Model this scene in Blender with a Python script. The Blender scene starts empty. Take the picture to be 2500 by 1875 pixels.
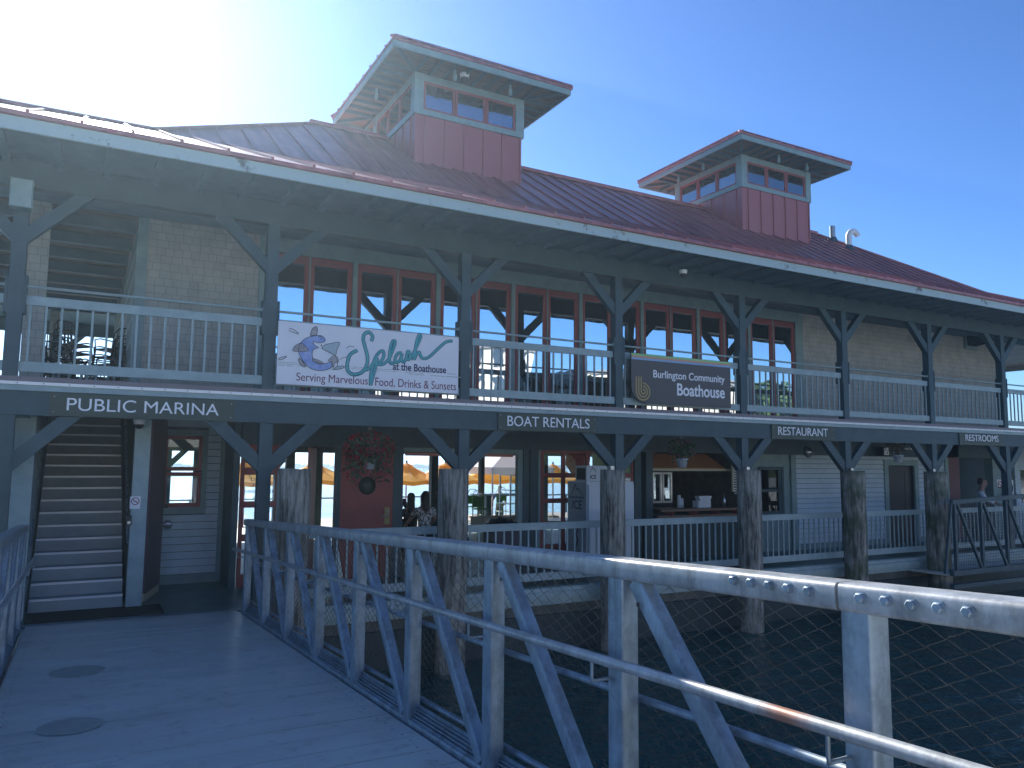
import bpy, math, random
from mathutils import Vector, Matrix
random.seed(7)
S = bpy.context.scene
COL = S.collection
# ---------------------------------------------------------------- camera frame
F = 1893.0
def nrm(v): return Vector(v).normalized()
CX = nrm((3419, -222.5, -F))
CY = Vector((-1060, -180, -F)).normalized(); CY = (CY - CX * CX.dot(CY)).normalized()
CZ = CX.cross(CY)
RM = Matrix((CX, CY, CZ))           # world = RM @ cam
CAM = Vector((0, 0, 2.2))
def at(px, py, Y):                   # point of the photograph (2500 px wide) on the vertical plane at depth Y
    d = RM @ Vector((px - 1250, 937.5 - py, -F))
    return CAM + d * (Y / d.y)
# ---------------------------------------------------------------- mesh builder
class MB:
    def __init__(s): s.v = []; s.f = []; s.mi = []; s.sm = []; s.cur = 0
    def add(s, vs, fs, smooth=False):
        b = len(s.v); s.v += [tuple(v) for v in vs]
        for f in fs: s.f.append(tuple(b + i for i in f)); s.mi.append(s.cur); s.sm.append(smooth)
    def box(s, x0, x1, y0, y1, z0, z1):
        s.add([(x0,y0,z0),(x1,y0,z0),(x1,y1,z0),(x0,y1,z0),(x0,y0,z1),(x1,y0,z1),(x1,y1,z1),(x0,y1,z1)],
              [(0,3,2,1),(4,5,6,7),(0,1,5,4),(1,2,6,5),(2,3,7,6),(3,0,4,7)])
    def quad(s, a, b, c, d): s.add([a,b,c,d], [(0,1,2,3)])
    def frame(s, a, b, up=(0,0,1)):
        a = Vector(a); b = Vector(b); d = (b - a).normalized(); u = Vector(up)
        if abs(d.dot(u)) > .98: u = Vector((0,1,0))
        r = d.cross(u).normalized(); u = r.cross(d).normalized()
        return a, b, r, u
    def bar(s, a, b, w, h, up=(0,0,1), rnd=0.0):       # w across, h along up
        a, b, r, u = s.frame(a, b, up)
        if rnd <= 0: pr = [(-w/2,-h/2),(w/2,-h/2),(w/2,h/2),(-w/2,h/2)]
        else:
            pr = []
            for cx, cy, a0 in ((w/2-rnd,-h/2+rnd,-90),(w/2-rnd,h/2-rnd,0),(-w/2+rnd,h/2-rnd,90),(-w/2+rnd,-h/2+rnd,180)):
                for k in range(4):
                    t = math.radians(a0 + 30*k); pr.append((cx + rnd*math.cos(t), cy + rnd*math.sin(t)))
        n = len(pr)
        vs = [a + r*x + u*y for x, y in pr] + [b + r*x + u*y for x, y in pr]
        fs = [(i, (i+1)%n, n+(i+1)%n, n+i) for i in range(n)]
        s.add(vs, fs, rnd > 0)
        s.add(vs, [tuple(reversed(range(n))), tuple(range(n, 2*n))])
    def tube(s, pts, r, n=8, caps=True, radii=None):
        pts = [Vector(p) for p in pts]; m = len(pts); rings = []
        for i, p in enumerate(pts):
            d = (pts[min(i+1, m-1)] - pts[max(i-1, 0)]).normalized()
            if i == 0:
                u = Vector((0,0,1)) if abs(d.z) < .9 else Vector((0,1,0))
            x = d.cross(u).normalized(); u = x.cross(d).normalized()
            rr = radii[i] if radii else r
            rings.append([p + (x*math.cos(2*math.pi*k/n) + u*math.sin(2*math.pi*k/n))*rr for k in range(n)])
        vs = [v for g in rings for v in g]
        fs = [(i*n+k, i*n+(k+1)%n, (i+1)*n+(k+1)%n, (i+1)*n+k) for i in range(m-1) for k in range(n)]
        s.add(vs, fs, True)
        if caps: s.add(vs, [tuple(reversed(range(n))), tuple(range((m-1)*n, m*n))])
    def lathe(s, c, prof, n=16, axis='z'):
        c = Vector(c); vs = []
        for r, z in prof:
            for k in range(n):
                a = 2*math.pi*k/n; p = Vector((r*math.cos(a), r*math.sin(a), z))
                if axis == 'y': p = Vector((p.x, p.z, p.y))
                vs.append(c + p)
        m = len(prof)
        s.add(vs, [(i*n+k, i*n+(k+1)%n, (i+1)*n+(k+1)%n, (i+1)*n+k) for i in range(m-1) for k in range(n)], True)
        s.add(vs, [tuple(reversed(range(n))), tuple(range((m-1)*n, m*n))])
    def prism(s, pts, off):                            # closed polygon extruded by a vector
        pts = [Vector(p) for p in pts]; off = Vector(off); n = len(pts)
        vs = pts + [p + off for p in pts]
        s.add(vs, [tuple(range(n)), tuple(reversed(range(n, 2*n)))] + [(i, n+i, n+(i+1)%n, (i+1)%n) for i in range(n)])
    def ell(s, c, rx, ry, rz, n=10, m=7):
        c = Vector(c); vs = []
        for i in range(m+1):
            t = math.pi*i/m
            for k in range(n):
                a = 2*math.pi*k/n
                vs.append(c + Vector((rx*math.sin(t)*math.cos(a), ry*math.sin(t)*math.sin(a), rz*math.cos(t))))
        s.add(vs, [(i*n+k, (i+1)*n+k, (i+1)*n+(k+1)%n, i*n+(k+1)%n) for i in range(m) for k in range(n)], True)
    def wall(s, x0, x1, z0, z1, y0, y1, holes):
        xs = sorted({x0, x1, *[h[0] for h in holes], *[h[1] for h in holes]}); zs = sorted({z0, z1, *[h[2] for h in holes], *[h[3] for h in holes]})
        xs = [x for x in xs if x0 <= x <= x1]; zs = [z for z in zs if z0 <= z <= z1]
        for i in range(len(xs)-1):
            run = None
            for j in range(len(zs)-1):
                cx = (xs[i]+xs[i+1])/2; cz = (zs[j]+zs[j+1])/2
                solid = not any(h[0] < cx < h[1] and h[2] < cz < h[3] for h in holes)
                if solid: run = (run[0] if run else zs[j], zs[j+1])
                if (not solid or j == len(zs)-2) and run:
                    s.box(xs[i], xs[i+1], y0, y1, run[0], run[1]); run = None
    def clap(s, x0, x1, z0, z1, y, holes=(), e=.13):
        z = z0
        while z < z1 - .01:
            t = min(z + e, z1); spans = [(x0, x1)]
            for h in holes:
                if h[2] < (z+t)/2 < h[3]:
                    new = []
                    for a, b in spans:
                        if h[1] <= a or h[0] >= b: new.append((a, b)); continue
                        if h[0] > a: new.append((a, h[0]))
                        if h[1] < b: new.append((h[1], b))
                    spans = new
            for a, b in spans:
                s.add([(a,y-.034,z+.011),(b,y-.034,z+.011),(b,y-.010,t),(a,y-.010,t),(a,y+.0,z+.011),(b,y+.0,z+.011),(b,y+.0,t),(a,y+.0,t)],
                      [(0,1,2,3),(0,4,5,1),(0,3,7,4),(1,5,6,2),(3,2,6,7)])
            z = t
    def build(s, name, mats, parent=None, loc=None):
        me = bpy.data.meshes.new(name)
        o = bpy.data.objects.new(name, me)
        L = Vector(loc) if loc else Vector((0,0,0))
        me.from_pydata([tuple(Vector(v) - L) for v in s.v], [], s.f)
        mats = mats if isinstance(mats, (list, tuple)) else [mats]
        for m in mats: me.materials.append(m)
        me.polygons.foreach_set('material_index', s.mi); me.polygons.foreach_set('use_smooth', s.sm)
        me.update(); o.location = L
        COL.objects.link(o)
        if parent:
            o.parent = parent; o.location = L
            if parent.location.length > 0 or parent.parent:
                w = parent.location + (parent.parent.location if parent.parent else Vector((0,0,0)))
                o.location = L - w
        return o
def tag(o, label, cat, group=None, kind=None):
    if label: o['label'] = label
    if cat: o['category'] = cat
    if group: o['group'] = group
    if kind: o['kind'] = kind
    return o
def thing(name, loc, label, cat, group=None):
    o = bpy.data.objects.new(name, None); o.empty_display_size = .2; o.location = loc; COL.objects.link(o)
    return tag(o, label, cat, group)
def struct(o): o['kind'] = 'structure'; return o
def copy_tree(o, parent=None):
    c = o.copy(); COL.objects.link(c); c.parent = parent
    for ch in [q for q in bpy.data.objects if q.parent == o]: copy_tree(ch, c)
    return c
# ---------------------------------------------------------------- materials
def M(name, col, rough=.6, metal=0., noise=None, nscale=4., bump=0., bscale=20., spec=.5, stretch=None, obj=True):
    m = bpy.data.materials.new(name); m.use_nodes = True; N = m.node_tree; L = N.links; b = N.nodes['Principled BSDF']
    b.inputs['Base Color'].default_value = (*col, 1); b.inputs['Roughness'].default_value = rough; b.inputs['Metallic'].default_value = metal
    b.inputs['Specular IOR Level'].default_value = spec
    tc = N.nodes.new('ShaderNodeTexCoord'); mp = N.nodes.new('ShaderNodeMapping'); L.new(tc.outputs['Object'], mp.inputs[0])
    if stretch: mp.inputs['Scale'].default_value = stretch
    if noise:
        n = N.nodes.new('ShaderNodeTexNoise'); n.inputs['Scale'].default_value = nscale; n.inputs['Detail'].default_value = 6; n.inputs['Roughness'].default_value = .65
        L.new(mp.outputs[0], n.inputs['Vector'])
        r = N.nodes.new('ShaderNodeValToRGB'); r.color_ramp.elements[0].position = .35; r.color_ramp.elements[1].position = .68
        r.color_ramp.elements[0].color = (*noise, 1); r.color_ramp.elements[1].color = (*col, 1)
        L.new(n.outputs[0], r.inputs[0]); L.new(r.outputs[0], b.inputs['Base Color'])
        rr = N.nodes.new('ShaderNodeMapRange'); rr.inputs['To Min'].default_value = min(1, rough*1.25); rr.inputs['To Max'].default_value = rough*.85
        L.new(n.outputs[0], rr.inputs[0]); L.new(rr.outputs[0], b.inputs['Roughness'])
    if bump:
        n2 = N.nodes.new('ShaderNodeTexNoise'); n2.inputs['Scale'].default_value = bscale; n2.inputs['Detail'].default_value = 4
        L.new(mp.outputs[0], n2.inputs['Vector'])
        bp = N.nodes.new('ShaderNodeBump'); bp.inputs['Strength'].default_value = bump; bp.inputs['Distance'].default_value = .01
        L.new(n2.outputs[0], bp.inputs['Height']); L.new(bp.outputs[0], b.inputs['Normal'])
    return m
def nodes(m): return m.node_tree, m.node_tree.links, m.node_tree.nodes['Principled BSDF']
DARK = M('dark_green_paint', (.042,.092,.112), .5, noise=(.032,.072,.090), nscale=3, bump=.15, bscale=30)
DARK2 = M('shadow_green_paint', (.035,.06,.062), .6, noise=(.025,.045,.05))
RAIL = M('grey_green_paint', (.34,.45,.46), .45, noise=(.26,.36,.375), nscale=5, bump=.1)
TRIM = M('pale_green_trim', (.23,.34,.345), .5, noise=(.18,.275,.285), nscale=4)
FASCIA = M('peeling_fascia_paint', (.42,.50,.47), .6)
N_, L_, b_ = nodes(FASCIA)
tc = N_.nodes.new('ShaderNodeTexCoord'); n1 = N_.nodes.new('ShaderNodeTexNoise'); n1.inputs['Scale'].default_value = 1.6; n1.inputs['Detail'].default_value = 9; n1.inputs['Roughness'].default_value = .72
r1 = N_.nodes.new('ShaderNodeValToRGB'); r1.color_ramp.elements[0].position = .56; r1.color_ramp.elements[0].color = (.40,.52,.53,1)
r1.color_ramp.elements[1].position = .62; r1.color_ramp.elements[1].color = (.13,.15,.145,1)
L_.new(tc.outputs['Object'], n1.inputs['Vector']); L_.new(n1.outputs[0], r1.inputs[0]); L_.new(r1.outputs[0], b_.inputs['Base Color'])
ROOF = M('red_metal_roof', (.46,.165,.165), .38, .15, noise=(.38,.135,.14), nscale=1.2, bump=.04, bscale=3)
N_, L_, b_ = nodes(ROOF); src = b_.inputs['Base Color'].links[0].from_socket
tc = N_.nodes.new('ShaderNodeTexCoord'); mp = N_.nodes.new('ShaderNodeMapping'); mp.inputs['Scale'].default_value = (5,.5,.5); n = N_.nodes.new('ShaderNodeTexNoise'); n.inputs['Scale'].default_value = 1; n.inputs['Detail'].default_value = 6
r = N_.nodes.new('ShaderNodeValToRGB'); r.color_ramp.elements[0].position = .35; r.color_ramp.elements[0].color = (.68,.70,.72,1); r.color_ramp.elements[1].position = .65; r.color_ramp.elements[1].color = (1.1,1.08,1.05,1)
m_ = N_.nodes.new('ShaderNodeMixRGB'); m_.blend_type = 'MULTIPLY'; m_.inputs[0].default_value = 1
L_.new(tc.outputs['Object'], mp.inputs[0]); L_.new(mp.outputs[0], n.inputs['Vector']); L_.new(n.outputs[0], r.inputs[0]); L_.new(src, m_.inputs[1]); L_.new(r.outputs[0], m_.inputs[2]); L_.new(m_.outputs[0], b_.inputs['Base Color'])
ROOFE = M('red_roof_edge', (.36,.105,.11), .4, .1)
REDF = M('red_window_frame', (.30,.065,.065), .45, noise=(.24,.055,.055))
REDD = M('red_door_paint', (.36,.08,.07), .45, noise=(.29,.065,.06), nscale=2)
PINK = M('pale_red_door_paint', (.50,.18,.15), .5)  # one even pink, paler than the red door paint
SOFF = M('soffit_boards', (.13,.23,.28), .7, noise=(.10,.18,.23))
WOODC = M('ceiling_boards', (.17,.12,.08), .7, noise=(.1,.07,.05), nscale=2, stretch=(1,8,1))
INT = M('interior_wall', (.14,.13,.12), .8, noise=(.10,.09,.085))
INTF = M('interior_floor', (.16,.14,.12), .5, noise=(.10,.09,.08))
CLAP = M('pale_clapboard_paint', (.54,.66,.72), .55, noise=(.45,.56,.62), nscale=2.5, bump=.1)
DECKG = M('green_deck_paint', (.09,.19,.18), .40, noise=(.07,.15,.145), nscale=2, bump=.2)
MATB = M('black_rubber_mat', (.018,.02,.022), .8, bump=.5, bscale=150)
STEEL = M('stainless', (.55,.56,.57), .3, .9)
WHITE = M('white_enamel', (.72,.74,.75), .4)
WHITES = M('sign_white', (.84,.85,.90), .45, noise=(.78,.80,.86), nscale=2)
BLACK = M('black_plastic', (.02,.02,.022), .5)
LETTER = M('white_letters', (.86,.88,.92), .5)
PLATE = M('dark_sign_plate', (.045,.07,.055), .5)
CONC = M('concrete_float', (.16,.17,.165), .85, noise=(.08,.095,.09), nscale=2, bump=.4)
STEP = M('stair_metal', (.34,.39,.41), .5, .0, noise=(.28,.33,.345))
NOSE = M('stair_nosing', (.75,.77,.78), .35, .2)
YEL = M('yellow_canvas', (.90,.46,.02), .8)
N_, L_, b_ = nodes(YEL)
tl = N_.nodes.new('ShaderNodeBsdfTranslucent'); tl.inputs[0].default_value = (.95,.50,.05,1); mx = N_.nodes.new('ShaderNodeMixShader'); mx.inputs[0].default_value = .5
L_.new(b_.outputs[0], mx.inputs[1]); L_.new(tl.outputs[0], mx.inputs[2]); L_.new(mx.outputs[0], N_.nodes['Material Output'].inputs[0])
WCANV = M('white_canvas', (.82,.82,.85), .8)
N_, L_, b_ = nodes(WCANV)
tl = N_.nodes.new('ShaderNodeBsdfTranslucent'); tl.inputs[0].default_value = (.85,.85,.9,1); mx = N_.nodes.new('ShaderNodeMixShader'); mx.inputs[0].default_value = .45
L_.new(b_.outputs[0], mx.inputs[1]); L_.new(tl.outputs[0], mx.inputs[2]); L_.new(mx.outputs[0], N_.nodes['Material Output'].inputs[0])
# shingles
SHIN = M('cedar_shingles', (.36,.33,.27), .8)
N_, L_, b_ = nodes(SHIN)
tc = N_.nodes.new('ShaderNodeTexCoord'); mp = N_.nodes.new('ShaderNodeMapping'); mp.inputs['Rotation'].default_value = (math.radians(90),0,0)
br = N_.nodes.new('ShaderNodeTexBrick'); br.inputs['Scale'].default_value = 1; br.inputs['Brick Width'].default_value = .17; br.inputs['Row Height'].default_value = .13
br.inputs['Mortar Size'].default_value = .006; br.inputs['Color1'].default_value = (.54,.55,.51,1); br.inputs['Color2'].default_value = (.49,.505,.47,1); br.inputs['Mortar'].default_value = (.36,.37,.34,1); br.offset = .37; br.offset_frequency = 3; br.squash = .8; br.squash_frequency = 2
nz = N_.nodes.new('ShaderNodeTexNoise'); nz.inputs['Scale'].default_value = 3; nz.inputs['Detail'].default_value = 5
mi = N_.nodes.new('ShaderNodeMixRGB'); mi.blend_type = 'MULTIPLY'; mi.inputs[0].default_value = .5
L_.new(tc.outputs['Object'], mp.inputs[0]); L_.new(mp.outputs[0], br.inputs['Vector']); L_.new(tc.outputs['Object'], nz.inputs['Vector'])
L_.new(br.outputs[0], mi.inputs[1]); L_.new(nz.outputs[0], mi.inputs[2]); L_.new(mi.outputs[0], b_.inputs['Base Color'])
bp = N_.nodes.new('ShaderNodeBump'); bp.inputs['Strength'].default_value = .3; bp.inputs['Distance'].default_value = .01; bp.invert = True
L_.new(br.outputs['Fac'], bp.inputs['Height']); L_.new(bp.outputs[0], b_.inputs['Normal'])
# galvanised steel
def galv(name, base, rust=False, rough=.42, metal=.45):
    m = M(name, base, rough, metal); N_, L_, b_ = nodes(m)
    tc = N_.nodes.new('ShaderNodeTexCoord'); v = N_.nodes.new('ShaderNodeTexVoronoi'); v.inputs['Scale'].default_value = 45; v.feature = 'F1'
    n = N_.nodes.new('ShaderNodeTexNoise'); n.inputs['Scale'].default_value = 7; n.inputs['Detail'].default_value = 6
    ad = N_.nodes.new('ShaderNodeMixRGB'); ad.inputs[0].default_value = .8
    L_.new(tc.outputs['Object'], v.inputs['Vector']); L_.new(tc.outputs['Object'], n.inputs['Vector'])
    L_.new(v.outputs['Color'], ad.inputs[1]); L_.new(n.outputs[0], ad.inputs[2])
    bw = N_.nodes.new('ShaderNodeRGBToBW'); L_.new(ad.outputs[0], bw.inputs[0])
    r = N_.nodes.new('ShaderNodeValToRGB'); r.color_ramp.elements[0].position = .3; r.color_ramp.elements[1].position = .7
    r.color_ramp.elements[0].color = (*[c*.74 for c in base], 1); r.color_ramp.elements[1].color = (*[min(1, c*1.16) for c in base], 1)
    L_.new(bw.outputs[0], r.inputs[0]); L_.new(r.outputs[0], b_.inputs['Base Color'])
    st = N_.nodes.new('ShaderNodeTexNoise'); st.inputs['Scale'].default_value = 3.2; st.inputs['Detail'].default_value = 9; st.inputs['Roughness'].default_value = .75
    mp_ = N_.nodes.new('ShaderNodeMapping'); mp_.inputs['Scale'].default_value = (3,3,.8); L_.new(tc.outputs['Object'], mp_.inputs[0]); L_.new(mp_.outputs[0], st.inputs['Vector'])
    r2 = N_.nodes.new('ShaderNodeValToRGB'); r2.color_ramp.elements[0].position = .36; r2.color_ramp.elements[0].color = (.50,.50,.46,1); r2.color_ramp.elements[1].position = .56; r2.color_ramp.elements[1].color = (1,1,1,1)
    mu = N_.nodes.new('ShaderNodeMixRGB'); mu.blend_type = 'MULTIPLY'; mu.inputs[0].default_value = .8
    L_.new(st.outputs[0], r2.inputs[0]); L_.new(r.outputs[0], mu.inputs[1]); L_.new(r2.outputs[0], mu.inputs[2]); L_.new(mu.outputs[0], b_.inputs['Base Color'])
    bp_ = N_.nodes.new('ShaderNodeBump'); bp_.inputs['Strength'].default_value = .25; bp_.inputs['Distance'].default_value = .004; L_.new(st.outputs[0], bp_.inputs['Height']); L_.new(bp_.outputs[0], b_.inputs['Normal'])
    rr = N_.nodes.new('ShaderNodeMapRange'); rr.inputs['To Min'].default_value = rough*.8; rr.inputs['To Max'].default_value = rough*1.3
    L_.new(bw.outputs[0], rr.inputs[0]); L_.new(rr.outputs[0], b_.inputs['Roughness'])
    return m
GALV = galv('galvanised_steel', (.31,.39,.46))
GALVR = galv('worn_galvanised_rail', (.42,.44,.45), rough=.36, metal=.3)
WIRE = galv('dark_mesh_wire', (.085,.095,.105), rough=.2, metal=.8)
# rust patch on the handrail
N_, L_, b_ = nodes(GALVR)
tc = N_.nodes.new('ShaderNodeTexCoord'); src = b_.inputs['Base Color'].links[0].from_socket
dm = N_.nodes.new('ShaderNodeVectorMath'); dm.operation = 'DISTANCE'; dm.inputs[1].default_value = (2.06, 1.83, 1.39); L_.new(tc.outputs['Object'], dm.inputs[0])
mr = N_.nodes.new('ShaderNodeMapRange'); mr.inputs['From Min'].default_value = .04; mr.inputs['From Max'].default_value = .13; mr.inputs['To Min'].default_value = .85; mr.inputs['To Max'].default_value = 0
L_.new(dm.outputs['Value'], mr.inputs[0]); mx = N_.nodes.new('ShaderNodeMixRGB'); mx.inputs[2].default_value = (.34,.14,.07,1)
L_.new(mr.outputs[0], mx.inputs[0]); L_.new(src, mx.inputs[1]); L_.new(mx.outputs[0], b_.inputs['Base Color'])
# gangway deck
GDECK = M('gangway_deck_boards', (.26,.285,.30), .42, .1)
N_, L_, b_ = nodes(GDECK)
tc = N_.nodes.new('ShaderNodeTexCoord'); n = N_.nodes.new('ShaderNodeTexNoise'); n.inputs['Scale'].default_value = 1.4; n.inputs['Detail'].default_value = 8; n.inputs['Roughness'].default_value = .6
mp = N_.nodes.new('ShaderNodeMapping'); mp.inputs['Scale'].default_value = (.5,1.6,1); L_.new(tc.outputs['Object'], mp.inputs[0]); L_.new(mp.outputs[0], n.inputs['Vector'])
r = N_.nodes.new('ShaderNodeValToRGB'); r.color_ramp.elements[0].position = .3; r.color_ramp.elements[1].position = .72
r.color_ramp.elements[0].color = (.60,.58,.52,1); r.color_ramp.elements[1].color = (.78,.75,.68,1); L_.new(n.outputs[0], r.inputs[0]); L_.new(r.outputs[0], b_.inputs['Base Color'])
sc = N_.nodes.new('ShaderNodeTexNoise'); sc.inputs['Scale'].default_value = 5; sc.inputs['Detail'].default_value = 10; sc.inputs['Roughness'].default_value = .8
sr = N_.nodes.new('ShaderNodeValToRGB'); sr.color_ramp.elements[0].position = .30; sr.color_ramp.elements[0].color = (.45,.44,.40,1); sr.color_ramp.elements[1].position = .47; sr.color_ramp.elements[1].color = (1,1,1,1)
sm = N_.nodes.new('ShaderNodeMixRGB'); sm.blend_type = 'MULTIPLY'; sm.inputs[0].default_value = .75; L_.new(tc.outputs['Object'], sc.inputs['Vector']); L_.new(sc.outputs[0], sr.inputs[0]); L_.new(r.outputs[0], sm.inputs[1]); L_.new(sr.outputs[0], sm.inputs[2]); L_.new(sm.outputs[0], b_.inputs['Base Color'])
w = N_.nodes.new('ShaderNodeTexNoise'); w.inputs['Scale'].default_value = 160; L_.new(tc.outputs['Object'], w.inputs['Vector'])
bp = N_.nodes.new('ShaderNodeBump'); bp.inputs['Strength'].default_value = .25; bp.inputs['Distance'].default_value = .003; L_.new(w.outputs[0], bp.inputs['Height']); L_.new(bp.outputs[0], b_.inputs['Normal'])
rr = N_.nodes.new('ShaderNodeMapRange'); rr.inputs['To Min'].default_value = .22; rr.inputs['To Max'].default_value = .5; L_.new(n.outputs[0], rr.inputs[0]); L_.new(rr.outputs[0], b_.inputs['Roughness'])
PADM = M('worn_deck_stain', (.44,.43,.37), .5, noise=(.34,.34,.30), nscale=9)
# wood piling
def pilemat(name, algae):
    m = M(name, (.2,.18,.14), .9); N_, L_, b_ = nodes(m)
    tc = N_.nodes.new('ShaderNodeTexCoord'); mp = N_.nodes.new('ShaderNodeMapping'); mp.inputs['Scale'].default_value = (9,9,1.1)
    n = N_.nodes.new('ShaderNodeTexNoise'); n.inputs['Scale'].default_value = 1.6; n.inputs['Detail'].default_value = 9; n.inputs['Roughness'].default_value = .7
    r = N_.nodes.new('ShaderNodeValToRGB'); r.color_ramp.elements[0].position = .38; r.color_ramp.elements[0].color = (.06,.058,.05,1); r.color_ramp.elements[1].position = .60; r.color_ramp.elements[1].color = (.40,.38,.33,1)
    L_.new(tc.outputs['Object'], mp.inputs[0]); L_.new(mp.outputs[0], n.inputs['Vector']); L_.new(n.outputs[0], r.inputs[0])
    n2 = N_.nodes.new('ShaderNodeTexNoise'); n2.inputs['Scale'].default_value = 2.2; n2.inputs['Detail'].default_value = 5; L_.new(tc.outputs['Object'], n2.inputs['Vector'])
    ma = N_.nodes.new('ShaderNodeMapRange'); ma.inputs['From Min'].default_value = .58 - .2*algae; ma.inputs['From Max'].default_value = .75 - .2*algae; ma.inputs['To Max'].default_value = .35 + .45*algae
    L_.new(n2.outputs[0], ma.inputs[0]); mx = N_.nodes.new('ShaderNodeMixRGB'); mx.inputs[2].default_value = (.035,.065,.022,1)
    L_.new(ma.outputs[0], mx.inputs[0]); L_.new(r.outputs[0], mx.inputs[1]); L_.new(mx.outputs[0], b_.inputs['Base Color'])
    bp = N_.nodes.new('ShaderNodeBump'); bp.inputs['Strength'].default_value = .9; bp.inputs['Distance'].default_value = .03; L_.new(n.outputs[0], bp.inputs['Height']); L_.new(bp.outputs[0], b_.inputs['Normal'])
    return m
PILE = pilemat('weathered_piling_wood', 0.1); PILEG = pilemat('mossy_piling_wood', .8)
# glass
def glassmat(name, tint, refl):
    m = bpy.data.materials.new(name); m.use_nodes = True; N_ = m.node_tree; L_ = N_.links; N_.nodes.remove(N_.nodes['Principled BSDF'])
    t = N_.nodes.new('ShaderNodeBsdfTransparent'); t.inputs[0].default_value = (*tint, 1); g = N_.nodes.new('ShaderNodeBsdfGlossy'); g.inputs['Roughness'].default_value = .01; g.inputs[0].default_value = (.9,.95,1,1)
    fr = N_.nodes.new('ShaderNodeFresnel'); fr.inputs[0].default_value = 1.5; mm = N_.nodes.new('ShaderNodeMath'); mm.operation = 'MULTIPLY'; mm.inputs[1].default_value = refl
    mx = N_.nodes.new('ShaderNodeMixShader'); L_.new(fr.outputs[0], mm.inputs[0]); L_.new(mm.outputs[0], mx.inputs[0]); L_.new(t.outputs[0], mx.inputs[1]); L_.new(g.outputs[0], mx.inputs[2]); L_.new(mx.outputs[0], N_.nodes['Material Output'].inputs[0])
    return m
GLASS = glassmat('window_glass', (.90,.94,.96), 1.1)
def mirrorglass(name, k, tint):
    m = glassmat(name, tint, 1.0); N_ = m.node_tree; g_n = [n for n in N_.nodes if n.type == 'BSDF_GLOSSY'][0]; t_c = N_.nodes.new('ShaderNodeTexCoord'); n_z = N_.nodes.new('ShaderNodeTexNoise'); n_z.inputs['Scale'].default_value = 1.6; n_b = N_.nodes.new('ShaderNodeBump'); n_b.inputs['Strength'].default_value = .09; n_b.inputs['Distance'].default_value = .02
    N_.links.new(t_c.outputs['Object'], n_z.inputs['Vector']); N_.links.new(n_z.outputs[0], n_b.inputs['Height']); N_.links.new(n_b.outputs[0], g_n.inputs['Normal']); mx = [n for n in N_.nodes if n.type == 'MIX_SHADER'][0]
    mm = [n for n in N_.nodes if n.type == 'MATH'][0]; ad = N_.nodes.new('ShaderNodeMath'); ad.operation = 'ADD'; ad.inputs[1].default_value = k; ad.use_clamp = True
    N_.links.new(mm.outputs[0], ad.inputs[0]); N_.links.new(ad.outputs[0], mx.inputs[0]); return m
COATED = mirrorglass('coated_window_glass', .78, (.55,.62,.66)); HALFG = mirrorglass('reflective_window_glass', .22, (.8,.86,.88))
GLASSD = glassmat('case_glass', (.82,.9,.9), 2.0)
# water
def watermat():
    m = M('lake_water', (.012,.05,.05), .06); N_, L_, b_ = nodes(m); b_.inputs['IOR'].default_value = 1.33
    tc = N_.nodes.new('ShaderNodeTexCoord'); n = N_.nodes.new('ShaderNodeTexNoise'); n.inputs['Scale'].default_value = 1.1; n.inputs['Detail'].default_value = 5; n.inputs['Roughness'].default_value = .6
    n2 = N_.nodes.new('ShaderNodeTexNoise'); n2.inputs['Scale'].default_value = .25; n2.inputs['Detail'].default_value = 3
    L_.new(tc.outputs['Object'], n.inputs['Vector']); L_.new(tc.outputs['Object'], n2.inputs['Vector'])
    ad = N_.nodes.new('ShaderNodeMath'); L_.new(n.outputs[0], ad.inputs[0]); L_.new(n2.outputs[0], ad.inputs[1])
    bp = N_.nodes.new('ShaderNodeBump'); bp.inputs['Strength'].default_value = 1; bp.inputs['Distance'].default_value = .22; L_.new(ad.outputs[0], bp.inputs['Height']); L_.new(bp.outputs[0], b_.inputs['Normal'])
    return m
WATER = watermat(); WATER.node_tree.nodes['Principled BSDF'].inputs['Base Color'].default_value = (.02,.085,.075,1)
ROCK = M('breakwater_rock', (.10,.10,.095), .9, noise=(.04,.04,.04), nscale=.4)
HILL = M('haze_blue_hill', (.045,.09,.16), 1., spec=0)  # distance haze is put into the base colour as blue
TEAL = M('teal_sign_paint', (.10,.42,.46), .5); TEALD = M('dark_teal_outline', (.03,.13,.16), .6)
FISHB = M('fish_blue_paint', (.20,.30,.66), .6, noise=(.42,.52,.80), nscale=9); FISHF = M('fin_paint', (.48,.45,.47), .6, noise=(.33,.32,.36), nscale=20)
INK = M('dark_ink', (.03,.035,.06), .6); NAVY = M('navy_ink', (.02,.02,.10), .6); PURP = M('plum_ink', (.19,.04,.10), .6); GLSSP = M('pale_glass_paint', (.42,.53,.58), .6)
BRN = M('brown_sign_face', (.075,.075,.08), .5); GOLD = M('gold_paint', (.45,.33,.12), .5); LGRN = M('green_stripe', (.30,.62,.25), .5); LORG = M('orange_stripe', (.62,.33,.22), .5); LBLU = M('blue_stripe', (.25,.42,.66), .5)
CREAM = M('cream_paint', (.55,.50,.36), .6); ORNG = M('tan_canvas', (.36,.16,.06), .7)
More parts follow.
